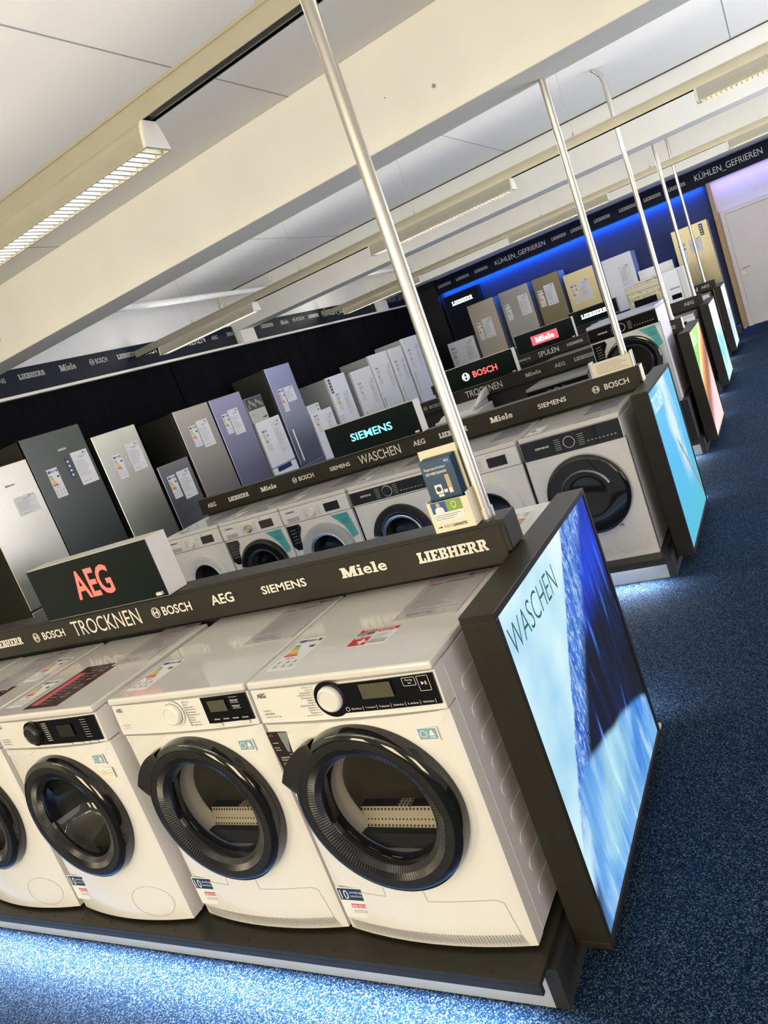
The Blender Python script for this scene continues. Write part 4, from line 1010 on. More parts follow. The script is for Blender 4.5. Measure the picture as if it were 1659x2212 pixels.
def lay_sheet(label, x, y, w, h, price, brand, mat=None, z=0.985, rz=0.0, axes=TOP):
    o = price_sheet_mb(w, h, axes, (0, 0, 0), 0.0015, price, brand).build('price_sheet', [mat or M_ACRYL]+KURZ[1:], None)
    o.location = (x, y, z+0.0008); o.rotation_euler = (0, 0, rz)
    return tag(o, label, 'price sheet', 'price sheets lying on machine lids')
lay_sheet('grey price sheet reading 859,- € on the lid of the TESTSIEGER dryer', -0.252, 0.272, 0.208, 0.297, '859,- €', 'AEG')
lay_sheet('grey price sheet on the lid of the dryer with the square display', -0.83, 0.270, 0.205, 0.297, '599,- €', 'AEG')
lay_sheet('pinkish price sheet on the washing machine under the red sign glow', -1.50, 0.272, 0.205, 0.297, '749,- €', 'AEG')
lay_sheet('grey price sheet on the washing machine at the left picture edge', -2.27, 0.20, 0.20, 0.33, '649,- €', 'AEG')

# ---- machines of the other make on the further islands
def siemens(label, x0, y0, z0, cfg, group, rz=0.0, simple=False, name='washing_machine'):
    r = root(name, label, 'washing machine' if name == 'washing_machine' else ('tumble dryer' if name == 'tumble_dryer' else 'dishwasher'), (x0, y0, z0), rz, group)
    c = (0.31, 0.43); R = cfg.get('R', 0.225)
    ca = MB().box(0, MW, 0.03, MD, 0.0, 0.815, skip='' if simple else 'f'); ca.build('casing', M_SIDE, r, bevel=0.006)
    MB().box(0, MW, 0.0, MD, 0.818, 0.845).build('lid', cfg.get('lid', M_LID), r, bevel=0.004)
    if simple:
        MB().box(0.0, MW, 0.0, 0.03, 0.0, 0.815).build('front_panel', M_WHITE, r, bevel=0.004)
        return r
    front_panel(c, R*0.8, 0.0, 0.700, 0.004, 64).build('front_panel', cfg.get('body', M_WHITE), r, smooth=True)
    f = MB().box(0, MW, -0.004, 0.03, 0.703, 0.816).build('control_fascia', cfg.get('body', M_WHITE), r, bevel=0.003)
    st = cfg['style']
    t = MB()
    if st in ('blackbar', 'blackfull'):
        MB().box(0.004, MW-0.004, -0.007, -0.003, 0.712 if st == 'blackbar' else 0.704, 0.800 if st == 'blackbar' else 0.815).build('control_glass', M_GLOSSB, f)
        y = -0.0085
        put(t, 'SIEMENS', (0.085, y, 0.755), 0.085, 0.013, FRONT, 0.02, 0)
        if cfg.get('knob') == 'ring': arc_lines(t, (0.29, 0.757), 0.031, 0, 2*PI, y, 0.003, 0, 32)
        else: knob(f, 0.30, 0.757, 0.034, -0.007, M_GLOSSB); arc_lines(t, (0.30, 0.757), 0.034, 0, 2*PI, y-0.002, 0.004, 0, 32)
        for k in range(6):
            rect(t, (0.205, y, 0.725+k*0.012), 0.034, 0.0028, FRONT, 1); rect(t, (0.345, y, 0.725+k*0.012), 0.034, 0.0028, FRONT, 1)
        for k in range(8): rect(t, (0.395+k*0.022, y, 0.733), 0.010, 0.006, FRONT, 1)
    else:
        MB().box(0.390, 0.515, -0.007, -0.003, 0.725, 0.785).build('control_glass', M_GLOSSB, f)
        y = -0.0055
        put(t, 'SIEMENS', (0.05, y, 0.780), 0.080, 0.012, FRONT, 0.02, 2)
        knob(f, 0.275, 0.752, 0.033, -0.004, M_GOLD if cfg.get('goldknob') else M_WHITE, d=0.018)
        for k in range(6):
            rect(t, (0.205, y, 0.722+k*0.012), 0.024, 0.0016, FRONT, 2); rect(t, (0.325, y, 0.722+k*0.012), 0.024, 0.0016, FRONT, 2)
        MB().box(0.045, 0.150, -0.009, -0.004, 0.715, 0.745).build('drawer_grip', M_GREYP, f, bevel=0.003)
        put(t, 'SIEMENS', (0.39, y, 0.80), 0.03, 0.005, FRONT, 0, 2)
    t.build('lettering', [M_LETW, M_LETG, M_INK], f)
    yb = -0.008; ro = cfg.get('ring', M_GLOSSB)
    if cfg.get('darkdoor'):
        d = MB().lathe([(R+0.004, 0.0), (R+0.004, yb-0.02), (R-0.004, yb-0.028), (R-0.02, yb-0.030), (0.15, yb-0.036), (0.10, yb-0.03), (0.0, yb-0.025)], c, 96).build('door', M_GLOSSB, r, smooth=True)
        hb = MB().lathe([(0.140, yb-0.036), (0.148, yb-0.050), (0.156, yb-0.036)], c, 40, t0=math.radians(20), t1=math.radians(160)); hb.build('door_handle', M_CHROME, d, smooth=True)
        MB().lathe([(R+0.010, 0.0), (R+0.010, yb-0.004), (R+0.004, yb-0.006)], c, 96).build('door_rim', M_GREYP, d, smooth=True)
    else:
        d = MB().lathe([(R, 0.0), (R, yb-0.02), (R-0.006, yb-0.028), (R-0.03, yb-0.031), (R-0.07, yb-0.022)], c, 96).build('door', ro, r, smooth=True)
        MB().lathe([(R-0.07, yb-0.022), (R-0.075, yb-0.026), (R-0.090, yb-0.016)], c, 96).build('door_rim', cfg.get('rim', M_CHROME), d, smooth=True)
        Rg = R-0.088
        MB().lathe([(Rg, yb-0.014), (Rg*0.86, yb+0.02), (Rg*0.7, yb+0.07), (0.0, yb+0.09)], c, 48).build('door_glass', M_GLASS, d, smooth=True)
        MB().lathe([(R-0.03, 0.02), (R-0.06, 0.10), (0.2, 0.13), (0.23, 0.14), (0.23, 0.42), (0.0, 0.43)], c, 48).build('drum', M_DPERF, r, smooth=True)
        if cfg.get('handle'):
            MB().lathe([(R-0.065, yb-0.024), (R-0.058, yb-0.034), (R-0.008, yb-0.034), (R-0.002, yb-0.024)], c, 16, t0=math.radians(166), t1=math.radians(192)).build('door_handle', M_ALU, d, smooth=True)
    if cfg.get('teal'):
        s = MB(); mt = [M_TEAL, M_DTEAL] 
        pts = [(0.415, 0.69), (0.555, 0.69), (0.58, 0.52), (0.535, 0.505), (0.50, 0.60)]
        s.prism(pts[::-1], (0, -0.0062, 0), (1,0,0), (0,0,1), (0,-1,0), 0.002, 0)
        put(s, 'smartFinish', (0.465, -0.0094, 0.665), 0.085, 0.012, FRONT, 0.01, 1)
        for k in range(4): rect(s, (0.485, -0.0094, 0.645-k*0.011), 0.065, 0.004, FRONT, 1)
        s.build('promotional_sticker', mt, r)
    if cfg.get('photo'):
        s = MB(); pts = [(0.012, 0.688), (0.125, 0.688), (0.135, 0.66), (0.10, 0.60), (0.085, 0.50), (0.04, 0.50), (0.012, 0.53)]
        s.prism(pts[::-1], (0, -0.0060, 0), (1,0,0), (0,0,1), (0,-1,0), 0.002, 0)
        for k in range(5): poly(s, (0.03, -0.0092, 0.55+k*0.024), [(0,0),(0.06-0.004*k,0.004),(0.062,0.012),(0.01,0.010)], FRONT, 1)
        s.build('photo_sticker', [M_GLOSSB, P('print_charcoal', (0.10, 0.11, 0.12), 0.4)], r)
    if cfg.get('badge'):
        s = MB(); cc = (0.44, 0.11); arc_lines(s, cc, 0.075, 0, 2*PI, -0.0052, 0.001, 0, 40); s.build('seam', M_GREYP, r)
        b2 = MB(); rect(b2, (0.428, -0.0055, 0.20), 0.022, 0.012, FRONT, 0); rect(b2, (0.431, -0.0061, 0.2025), 0.016, 0.004, FRONT, 1); b2.build('badge', [M_INK, M_PAPER], r)
    if cfg.get('energy'): energy_mb(0.095, 0.19, TOP, (cfg['energy'], 0.05, 0.845), 0.0006).build('energy_label', EN, r)
    return r
G2 = 'white front loaders on the second island'
Y2 = UY[1]+0.01
siemens('white machine with a black control bar and large dark door by the sky light box', -0.645, Y2, 0.14, dict(style='blackfull', knob='ring', darkdoor=True, R=0.235, badge=True, energy=0.03), G2, name='tumble_dryer')
siemens('white washing machine between the chrome pole and the dark doored dryer on the second island', -1.262, Y2, 0.14, dict(style='small', ring=M_WHITE, rim=M_GLOSSB, energy=0.03), G2)
siemens('white washing machine with long black control bar, left of the brochure holder', -1.905, Y2, 0.14, dict(style='blackbar', handle=True, energy=0.03), G2)
siemens('white washing machine with grey door ring and teal sticker on the second island', -2.525, Y2, 0.14, dict(style='small', ring=M_GREYP, rim=M_CHROME, teal=True, photo=True, energy=0.03), G2)
siemens('white washing machine with black door ring, brass knob and teal sticker', -3.130, Y2, 0.14, dict(style='small', goldknob=True, teal=True, photo=True, handle=True, rim=M_SATB, energy=0.03), G2)
siemens('white washing machine with white door ring at the left end of the second island', -3.742, Y2, 0.14, dict(style='small', ring=M_WHITE, rim=M_WHITE, energy=0.03), G2)
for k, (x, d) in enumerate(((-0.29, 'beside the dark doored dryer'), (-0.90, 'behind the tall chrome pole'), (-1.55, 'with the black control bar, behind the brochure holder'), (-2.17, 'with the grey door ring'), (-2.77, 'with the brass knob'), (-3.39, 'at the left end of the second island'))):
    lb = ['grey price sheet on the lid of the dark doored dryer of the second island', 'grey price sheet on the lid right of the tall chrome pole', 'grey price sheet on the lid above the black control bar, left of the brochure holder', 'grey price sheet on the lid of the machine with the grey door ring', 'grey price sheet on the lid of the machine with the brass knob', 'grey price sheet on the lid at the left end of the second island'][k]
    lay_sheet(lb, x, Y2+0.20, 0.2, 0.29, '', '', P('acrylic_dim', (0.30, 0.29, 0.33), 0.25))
# raised machine on the third island and neighbours
Y3 = UY[2]-0.06
pd = MB().box(-0.72, -0.05, Y3, Y3+0.585, 0.14, 0.505)
tag(pd.build('pedestal', M_BLACKM, bevel=0.003), 'black pedestal lifting the silver machine on the third island', 'pedestal')
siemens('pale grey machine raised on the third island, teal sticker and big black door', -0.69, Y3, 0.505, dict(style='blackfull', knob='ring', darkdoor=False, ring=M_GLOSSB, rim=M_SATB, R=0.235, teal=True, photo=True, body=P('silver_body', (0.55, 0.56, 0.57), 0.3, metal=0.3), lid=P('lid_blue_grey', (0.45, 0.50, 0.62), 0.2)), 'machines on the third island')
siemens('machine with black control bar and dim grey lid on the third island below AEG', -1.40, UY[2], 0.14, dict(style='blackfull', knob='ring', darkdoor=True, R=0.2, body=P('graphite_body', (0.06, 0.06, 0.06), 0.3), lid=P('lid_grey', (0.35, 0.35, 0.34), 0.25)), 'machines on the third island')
# top loader, lid slightly open
r = root('top_loader', 'white top loading washing machine behind the tall chrome pole', 'washing machine', (-2.40, UY[2]-0.02, 0.14))
MB().box(0, 0.45, 0, 0.56, 0, 0.80).build('casing', M_WHITE, r, bevel=0.01)
lid = MB(); lid.prism([(0.0, 0.80), (0.10, 0.83), (0.40, 0.85), (0.56, 0.87), (0.56, 0.80)], (0.04, 0, 0), (0,1,0), (0,0,1), (1,0,0), 0.37); lid.prism([(0.10, 0.83), (0.56, 0.87), (0.56, 0.955), (0.40, 0.93), (0.20, 0.86)], (0.40, 0, 0), (0,1,0), (0,0,1), (1,0,0), 0.045); lid.build('lid', M_PLAST, r, bevel=0.01)
g = MB().box(0.03, 0.15, -0.006, 0.004, 0.70, 0.755); g.box(0.04, 0.14, -0.010, -0.004, 0.71, 0.722).box(0.04, 0.14, -0.010, -0.004, 0.732, 0.744); g.build('detergent_drawer', M_GREYP, r, bevel=0.002)
# fourth and fifth island machines
for (lab, x, i, st) in (('white machine with wide lid on the fourth island under the SPÜLEN lettering', -1.98, 3, 'blackbar'), ('white machine on the fourth island under the dim LIEBHERR lettering', -1.36, 3, 'small'), ('white machine at the right end of the fourth island by the turquoise light box', -0.72, 3, 'small'), ('white machine at the right end of the fifth island by the pale grey light box', -0.74, 4, 'small')):
    siemens(lab, x, UY[i], 0.14, dict(style=st, ring=M_WHITE, rim=M_GLOSSB), 'machines on the far islands')
# back rows
for k, x in enumerate((-0.005, -0.615, -1.23, -1.84, -2.45, -3.06)):
    lb = ['rear side white machine whose energy label shows behind the water light box', 'white machine on the rear side of the first island, right behind the brochure holder', 'white machine on the rear side of the first island behind the SIEMENS lettering', 'white machine on the rear side of the first island just right of the red sign', 'white machine on the rear side of the first island hidden by the red sign', 'white machine on the rear side of the first island left of the red sign'][k]
    r = siemens(lb, x, 1.20+0.0, 0.14, dict(), 'rear machines of the first island', PI, simple=True)
    if k == 0: energy_mb(0.12, 0.20, TOP, (0.06, 0.08, 0.845), 0.0006).build('energy_label', EN, r)
for (x, y, h, lb) in ((-0.55, 1.06, 0.012, 'thin white leaflet stack behind the Miele lettering'), (-1.12, 1.06, 0.012, 'thin white leaflet stack behind the AEG lettering of the first island')):
    pass
siemens('white machine on the rear side of the second island by the sky light box', -0.035, UY[1]+1.2, 0.14, dict(), 'rear machines of further islands', PI, simple=True)
siemens('white machine on the rear side of the third island by the fruit light box', -0.065, UY[2]+1.2, 0.14, dict(), 'rear machines of further islands', PI, simple=True)
o = MB().box(0, 0.30, 0, 0.05, 0, 0.05).build('foam_strip', P('pale_foam', (0.62, 0.66, 0.74), 0.5), None, bevel=0.004)
o.location = (-2.72, 0.92, 0.9855); o.rotation_euler = (0, 0, 2.2); tag(o, 'pale packing strip on a rear machine lid, left of the red sign', 'packing strip')
# wrapped cooker on the fifth island
pd = MB().box(-1.28, -0.75, UY[4], UY[4]+0.56, 0.14, 0.64)
tag(pd.build('pedestal', M_BLACKM, bevel=0.003), 'black pedestal under the foil wrapped cooker on the farthest island', 'pedestal')
r = root('cooker', 'foil wrapped stainless cooker on the farthest island', 'cooker', (-1.25, UY[4]+0.02, 0.64))
MB().box(0, 0.5, 0.0, 0.5, 0, 0.83).build('casing', P('foil_steel', (0.46, 0.46, 0.36), 0.35, metal=0.7, var=0.35, vs=22, bump=0.6, bs=30), r, bevel=0.006)
MB().box(0.0, 0.5, -0.012, 0.0, 0.72, 0.80).build('control_panel', ST_MID, r, bevel=0.004)
MB().box(0.05, 0.45, -0.03, -0.018, 0.66, 0.675).build('door_handle', M_CHROME, r, bevel=0.003)
MB().box(0.08, 0.42, -0.006, 0.0, 0.25, 0.60).build('oven_window', M_GLOSSB, r, bevel=0.003)
MB().box(0.10, 0.40, 0.42, 0.5, 0.83, 0.86).build('backsplash', ST_MID, r, bevel=0.003)

r = root('tall_appliance', 'narrow tall white appliance with small black display on the farthest island', 'appliance', (-0.73, UY[4]+0.02, 0.14), 0)
MB().box(0, 0.36, 0, 0.45, 0, 1.36).build('casing', FR_WHITE, r, bevel=0.006)
MB().box(0.27, 0.355, -0.012, 0, 0.0, 1.35).build('door_strip', M_PLAST, r, bevel=0.004)
MB().box(0.10, 0.24, -0.006, 0, 0.93, 1.0).build('display', M_GLOSSB, r, bevel=0.002)
MB().box(0.10, 0.24, -0.004, 0, 1.08, 1.10).build('badge', M_INKG, r)
# ------------------------------------------------------------------ brochure holder on the first island
r = root('brochure_holder', 'cream card brochure holder standing on the first island in front of the chrome pole', 'brochure holder', (-0.155, 0.52, 1.1415), 0)
bk = MB().box(0, 0.155, 0.058, 0.061, 0, 0.245); bk.box(0.0, 0.135, 0.0, 0.003, 0, 0.095).box(0.0, 0.003, 0.003, 0.058, 0, 0.10).box(0.132, 0.135, 0.003, 0.058, 0, 0.105).box(0.003, 0.132, 0.003, 0.058, 0, 0.003)
bk.build('card', M_CREAM, r)
ph = MB(); y = -0.0008
rect(ph, (0.012, y, 0.060), 0.050, 0.034, FRONT, 0); rect(ph, (0.062, y, 0.060), 0.050, 0.034, FRONT, 1); rect(ph, (0.012, y, 0.033), 0.100, 0.026, FRONT, 2)
y2 = y-0.0006
poly(ph, (0.012, y2, 0.060), [(0.010,0),(0.040,0),(0.038,0.014),(0.030,0.019),(0.018,0.019),(0.011,0.013)], FRONT, 2); poly(ph, (0.012, y2, 0.060), [(0.020,0.018),(0.028,0.018),(0.031,0.025),(0.028,0.032),(0.020,0.032),(0.017,0.025)], FRONT, 3)
poly(ph, (0.078, y2, 0.065), [(0.008,0),(0.016,0.008),(0.017,0.020),(0.008,0.024),(0.0,0.020),(0.001,0.008)], FRONT, 2); poly(ph, (0.0795, y2-0.0006, 0.0665), [(0.0065,0.002),(0.013,0.009),(0.0135,0.018),(0.0065,0.020),(0.001,0.018),(0.001,0.009)], FRONT, 1)
for k in range(3): rect(ph, (0.016, y2, 0.051-k*0.006), 0.085-0.012*k, 0.002, FRONT, 4)
put(ph, 'WERT', (0.032, y2, 0.012), 0.028, 0.009, FRONT, 0, 4); put(ph, 'GARANTIE', (0.062, y2, 0.012), 0.048, 0.009, FRONT, 0.02, 5)
rect(ph, (0.012, y2, 0.0155), 0.014, 0.002, FRONT, 5); poly(ph, (0.022, y2, 0.0125), [(0,0),(0.006,0.004),(0,0.008)], FRONT, 5)
ph.build('printed_panel', [M_BLUEP, P('print_olive', (0.22, 0.36, 0.05), 0.5), M_PAPER, M_TAN, M_INKG, M_INK], r)
for k in range(6):
    b = MB().box(0, 0.105, 0, 0.0028, 0, 0.212, 0); mats = [P('brochure_blue', (0.012, 0.055, 0.13), 0.35), M_PAPER, M_TAN, M_BLUEP, M_INK]
    if k == 0:
        y = -0.0007
        put(b, 'Reparaturkosten?', (0.010, y, 0.180), 0.072, 0.012, FRONT, 0, 1); put(b, 'ZUM WERTGARANTIE!', (0.010, y, 0.168), 0.070, 0.008, FRONT, 0.02, 1)
        rect(b, (0.080, y, 0.190), 0.022, 0.019, FRONT, 3); put(b, 'ELS', (0.083, y-0.0006, 0.199), 0.014, 0.006, FRONT, 0.02, 1)
        rect(b, (0.025, y, 0.108), 0.024, 0.028, FRONT, 1); arc_lines(b, (0.037, 0.122), 0.0, 0, 2*PI, y-0.0006, 0.008, 4, 18)
        rect(b, (0.068, y, 0.103), 0.014, 0.058, FRONT, 2); rect(b, (0.070, y-0.0006, 0.105), 0.010, 0.014, FRONT, 1); rect(b, (0.052, y, 0.108), 0.012, 0.010, FRONT, 1); rect(b, (0.030, y, 0.098), 0.018, 0.008, FRONT, 1)
    o = b.build('brochure', mats, None); o.location = (-0.148+k*0.0015, 0.548+k*0.0042, 1.1425+0.003+k*0.0012)
    tag(o, 'dark blue repair brochure at the front of the cream holder' if k == 0 else 'dark blue brochure stacked behind the front one in the cream holder', 'brochure', 'brochures in the cream holder')
# leaflet box on the second island
r = root('leaflet_box', 'box of pale leaflets in clear ends on the second island at the chrome pole', 'leaflet box', (-0.255, UY[1]+0.535, 1.1405))
MB().box(0.02, 0.25, 0.0, 0.06, 0, 0.085).build('leaflets', M_CREAM, r, bevel=0.002)
t = MB()
for k in range(6): rect(t, (0.04, -0.0008, 0.016+k*0.011), 0.19-0.02*(k % 3), 0.003, FRONT, 0)
t.build('lettering', M_INKG, r)
MB().box(0.0, 0.02, -0.004, 0.064, 0, 0.10).build('clear_end', P('clear_plastic', (0.75, 0.75, 0.72), 0.08, metal=0.4), r, bevel=0.003)
MB().box(0.25, 0.262, -0.004, 0.064, 0, 0.10).build('clear_end', P('clear_plastic', (0.75, 0.75, 0.72), 0.08, metal=0.4), r, bevel=0.003)
for i, (lab) in ((1, 'small pale card leaning at the right end of the second island header'), (2, 'small pale card at the right end of the third island header')):
    o = MB().box(0, 0.004, 0, 0.09, 0, 0.10).build('card', M_CREAM, None); o.location = (UX[i]+0.058, UY[i]+0.535, 1.0385); tag(o, lab, 'card')

# ------------------------------------------------------------------ fridges
def fridge(label, loc, rz, w, h, mat, side, cfg, group, d=0.60):
    r = root(cfg.get('name', 'fridge'), label, cfg.get('cat', 'fridge'), loc, rz, group)
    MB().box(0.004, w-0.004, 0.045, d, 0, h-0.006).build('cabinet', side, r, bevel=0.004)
    split = cfg.get('split')
    doors = [(0.01, h)] if not split else [(0.01, split-0.006), (split+0.006, h)]
    ds = []
    for (a, b) in doors: ds.append(MB().box(0, w, 0, 0.042, a, b).build('door', mat, r, bevel=0.006, seg=3))
    top = ds[-1]
    if cfg.get('bar'):
        zb, L = cfg['bar']; hx = cfg.get('hx', 0.05)
        hb = MB().tube([(hx, -0.04, zb), (hx, -0.04, zb+L)], 0.011, 12).tube([(hx, 0, zb+0.02), (hx, -0.04, zb+0.02)], 0.008, 8).tube([(hx, 0, zb+L-0.02), (hx, -0.04, zb+L-0.02)], 0.008, 8)
        hb.build('door_handle', cfg.get('hmat', M_ALU), top, smooth=True)
    if cfg.get('bar2'):
        zb, L = cfg['bar2']; hx = cfg.get('hx', 0.05)
        MB().tube([(hx, -0.04, zb), (hx, -0.04, zb+L)], 0.011, 12).tube([(hx, 0, zb+L-0.02), (hx, -0.04, zb+L-0.02)], 0.008, 8).build('door_handle', M_ALU, ds[0], smooth=True)
    if cfg.get('grip'): MB().box(w*0.18, w*0.75, -0.004, 0.002, split-0.07, split-0.008).build('grip_recess', P('blue_grip', (0.02, 0.04, 0.16), 0.3), ds[0])
    if cfg.get('brand'):
        x, z, wd = cfg['brand']; lettering(top, wd, (x, 0, z), 0.10, 0.018, FRONT, 0.01, cfg.get('bmat', M_LETW))
    if cfg.get('sheet'):
        x, z, sw, sh = cfg['sheet']; price_sheet_mb(sw, sh, FRONT, (x, 0, z), 0.002, '999,- €', '').build('price_sheet', KURZ, top)
    if cfg.get('energy'):
        x, z, sw, sh = cfg['energy']; energy_mb(sw, sh, FRONT, (x, 0, z), 0.002).build('energy_label', EN, top)
    if cfg.get('tag'):
        x, z, sw, sh = cfg['tag']; b = MB().box(x, x+sw, -0.003, 0, z, z+sh); 
        for k in range(4): rect(b, (x+sw*0.2, -0.0037, z+sh*(0.1+0.22*k)), sw*0.5, sh*0.1, FRONT, 1)
        b.build('promotional_sticker', [M_NAVYP, M_PAPER], top)
    return r
ZP = 0.12
XF = -5.2
pl = MB().box(-5.93, XF+0.03, 1.2, 13.3, 0, ZP)
tag(pl.build('wall_plinth', M_BLACKM, bevel=0.004), 'long black plinth carrying the fridges along the left wall', 'plinth')
HR = PI/2
GL = 'fridges along the left wall'
def LF(label, y0, y1, top, mat, side, cfg, z0=ZP): return fridge(label, (XF, y0, z0), HR, y1-y0, top-z0, mat, side, cfg, GL)
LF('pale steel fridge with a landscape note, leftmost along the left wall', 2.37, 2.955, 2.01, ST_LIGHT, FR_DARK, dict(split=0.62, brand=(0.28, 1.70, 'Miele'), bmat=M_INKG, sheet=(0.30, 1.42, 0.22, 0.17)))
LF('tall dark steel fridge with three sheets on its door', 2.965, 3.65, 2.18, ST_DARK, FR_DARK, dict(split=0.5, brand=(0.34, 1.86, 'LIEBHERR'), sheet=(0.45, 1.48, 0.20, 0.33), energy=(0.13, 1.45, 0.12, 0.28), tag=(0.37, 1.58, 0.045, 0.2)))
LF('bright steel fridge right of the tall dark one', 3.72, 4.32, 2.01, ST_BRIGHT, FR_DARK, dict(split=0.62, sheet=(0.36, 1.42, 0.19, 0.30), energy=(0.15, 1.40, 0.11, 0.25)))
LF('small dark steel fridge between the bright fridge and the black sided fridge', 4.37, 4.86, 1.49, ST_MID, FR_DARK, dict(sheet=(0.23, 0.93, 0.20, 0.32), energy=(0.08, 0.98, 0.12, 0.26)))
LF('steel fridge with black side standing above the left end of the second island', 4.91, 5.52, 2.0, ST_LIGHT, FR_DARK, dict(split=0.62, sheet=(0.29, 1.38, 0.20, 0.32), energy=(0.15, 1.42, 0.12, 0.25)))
LF('steel fridge with violet reflection put into its colour, beside the packing box', 5.55, 6.16, 2.0, ST_VIOLET_REFL, FR_DARK, dict(split=0.62, sheet=(0.25, 1.38, 0.20, 0.32), energy=(0.12, 1.42, 0.11, 0.25)))
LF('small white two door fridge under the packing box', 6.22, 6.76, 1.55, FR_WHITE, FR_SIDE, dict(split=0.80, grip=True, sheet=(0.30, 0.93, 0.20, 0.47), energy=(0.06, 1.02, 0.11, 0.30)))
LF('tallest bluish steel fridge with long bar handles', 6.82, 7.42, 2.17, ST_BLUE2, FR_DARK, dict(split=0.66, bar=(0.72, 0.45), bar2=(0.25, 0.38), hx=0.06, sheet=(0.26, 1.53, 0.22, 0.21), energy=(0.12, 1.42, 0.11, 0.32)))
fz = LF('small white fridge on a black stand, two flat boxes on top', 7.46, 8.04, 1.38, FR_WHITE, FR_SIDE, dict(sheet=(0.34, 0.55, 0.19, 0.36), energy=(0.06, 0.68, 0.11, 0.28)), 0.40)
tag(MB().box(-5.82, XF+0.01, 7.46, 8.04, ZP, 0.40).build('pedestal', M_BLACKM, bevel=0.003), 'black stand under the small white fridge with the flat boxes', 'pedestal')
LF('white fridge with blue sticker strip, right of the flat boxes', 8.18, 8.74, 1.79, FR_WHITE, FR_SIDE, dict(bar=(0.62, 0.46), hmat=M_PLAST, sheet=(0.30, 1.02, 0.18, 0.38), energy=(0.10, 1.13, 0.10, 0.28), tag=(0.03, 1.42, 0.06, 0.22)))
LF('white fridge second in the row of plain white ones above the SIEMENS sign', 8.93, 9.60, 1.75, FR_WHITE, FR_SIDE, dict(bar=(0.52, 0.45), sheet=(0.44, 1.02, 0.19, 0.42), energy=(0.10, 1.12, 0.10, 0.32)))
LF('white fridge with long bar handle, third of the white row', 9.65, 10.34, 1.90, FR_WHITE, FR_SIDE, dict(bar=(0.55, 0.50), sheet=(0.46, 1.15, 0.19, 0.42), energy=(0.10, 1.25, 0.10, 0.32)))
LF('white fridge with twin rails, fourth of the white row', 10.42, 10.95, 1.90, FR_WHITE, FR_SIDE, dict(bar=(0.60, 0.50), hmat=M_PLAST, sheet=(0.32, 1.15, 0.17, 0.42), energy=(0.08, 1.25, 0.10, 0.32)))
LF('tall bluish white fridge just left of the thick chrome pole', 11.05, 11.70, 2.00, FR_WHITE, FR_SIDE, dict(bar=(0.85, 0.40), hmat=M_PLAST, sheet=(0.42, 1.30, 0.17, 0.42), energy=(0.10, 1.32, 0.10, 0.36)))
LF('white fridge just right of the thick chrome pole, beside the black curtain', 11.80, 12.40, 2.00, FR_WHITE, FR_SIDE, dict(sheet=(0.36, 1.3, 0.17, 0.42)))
# boxes on fridges
r = root('packing_box', 'packing box with a kitchen photo on the small two door fridge', 'box', (XF+0.0, 6.19, 1.5515), HR)
MB().box(0, 0.36, 0, 0.30, 0, 0.33).build('carton', P('carton_pale', (0.55, 0.54, 0.48), 0.6), r, bevel=0.003)
t = MB(); rect(t, (0.0, -0.001, 0.165), 0.355, 0.16, FRONT, 0)
for k in range(9): poly(t, (0.03+0.033*k, -0.0018, 0.185+0.02*(k*7 % 4)), [(0,0),(0.03,0.005),(0.026,0.05),(0.006,0.06)], FRONT, 1 if k % 2 else 2)
rect(t, (0.24, -0.0018, 0.03), 0.09, 0.018, FRONT, 0); rect(t, (0.03, -0.0018, 0.10), 0.06, 0.012, FRONT, 3)
t.build('printed_panel', [P('photo_dark', (0.06, 0.06, 0.06), 0.5), M_LETG, M_INKG, M_INKG], r)
for k in range(2):
    r = root('flat_box', ['lower flat white box on the small fridge with the black stand', 'upper flat white box on the small fridge with the black stand'][k], 'box', (XF-0.03, 7.48, 1.3815+k*0.063), HR, 'flat boxes on the small fridge')
    MB().box(0, 0.33, 0, 0.25, 0, 0.061).build('carton', M_PAPER, r, bevel=0.002)
    t = MB(); rect(t, (0.24, -0.001, 0.022), 0.06, 0.012, FRONT, 0); rect(t, (0.12, -0.001, 0.026), 0.07, 0.005, FRONT, 1); rect(t, (0.09, -0.001, 0.018), 0.012, 0.025, FRONT, 1)
    t.build('lettering', [M_INK, M_INKG], r)
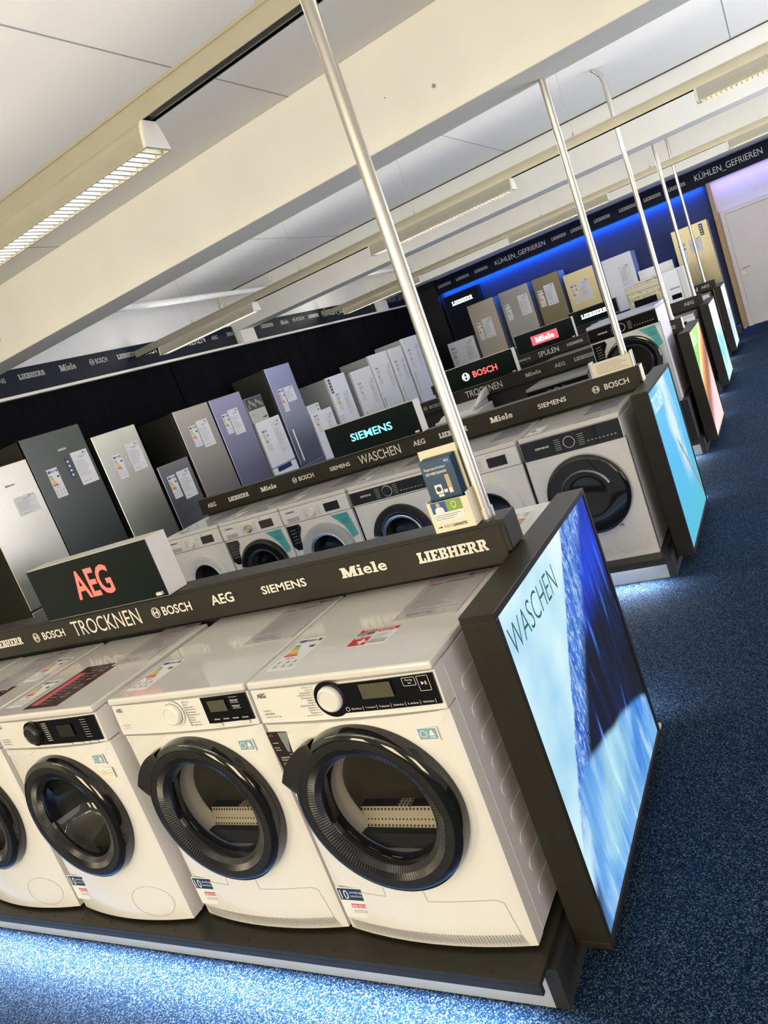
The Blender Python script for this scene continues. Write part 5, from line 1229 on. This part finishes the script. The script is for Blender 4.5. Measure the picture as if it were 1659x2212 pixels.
# back wall fridges
GB = 'fridges along the back wall'
tag(MB().box(-5.45, -0.02, 13.46, 14.08, 0, ZP).build('wall_plinth', M_BLACKM, bevel=0.004), 'black plinth carrying the fridges along the back wall', 'plinth')
def BF(label, x0, x1, top, mat, side, cfg): return fridge(label, (x0, 13.5, ZP), 0, x1-x0, top-ZP, mat, side, cfg, GB, 0.55)
BF('small white fridge at the left end of the back wall', -5.42, -4.82, 1.61, FR_WHITE, FR_SIDE, dict(sheet=(0.36, 1.02, 0.2, 0.42), energy=(0.05, 1.0, 0.11, 0.40)))
BF('beige steel fridge below the back wall sign', -4.75, -4.17, 2.19, ST_BEIGE, FR_SIDE, dict(sheet=(0.22, 1.32, 0.21, 0.40), energy=(0.08, 1.32, 0.11, 0.36)))
BF('grey steel fridge on the back wall, sheet at its top right', -4.04, -3.42, 2.20, ST_MID, FR_SIDE, dict(split=1.0, sheet=(0.36, 1.50, 0.21, 0.40), energy=(0.06, 1.50, 0.11, 0.32)))
BF('dark olive fridge on the back wall', -3.32, -2.79, 2.20, ST_OLIVE, FR_SIDE, dict(split=1.0, sheet=(0.19, 1.50, 0.21, 0.40), energy=(0.05, 1.52, 0.11, 0.32)))
BF('golden steel fridge on the back wall', -2.72, -2.14, 2.06, ST_GOLD, FR_SIDE, dict(split=0.9, sheet=(0.24, 1.36, 0.21, 0.40), energy=(0.08, 1.36, 0.12, 0.36)))
BF('tall white fridge on the back wall behind the second chrome pole', -1.97, -1.43, 2.05, FR_WHITE, FR_SIDE, dict(sheet=(0.26, 1.34, 0.2, 0.40)))
BF('lower white fridge on the back wall behind the cooker', -1.40, -0.79, 1.64, FR_WHITE, FR_SIDE, dict(energy=(0.05, 0.95, 0.11, 0.36)))
BF('steel fridge at the right end of the back wall beside the door', -0.70, -0.10, 2.08, ST_GOLD, FR_SIDE, dict(sheet=(0.24, 1.48, 0.21, 0.24), energy=(0.06, 1.35, 0.12, 0.36), tag=(0.46, 1.72, 0.06, 0.20)))
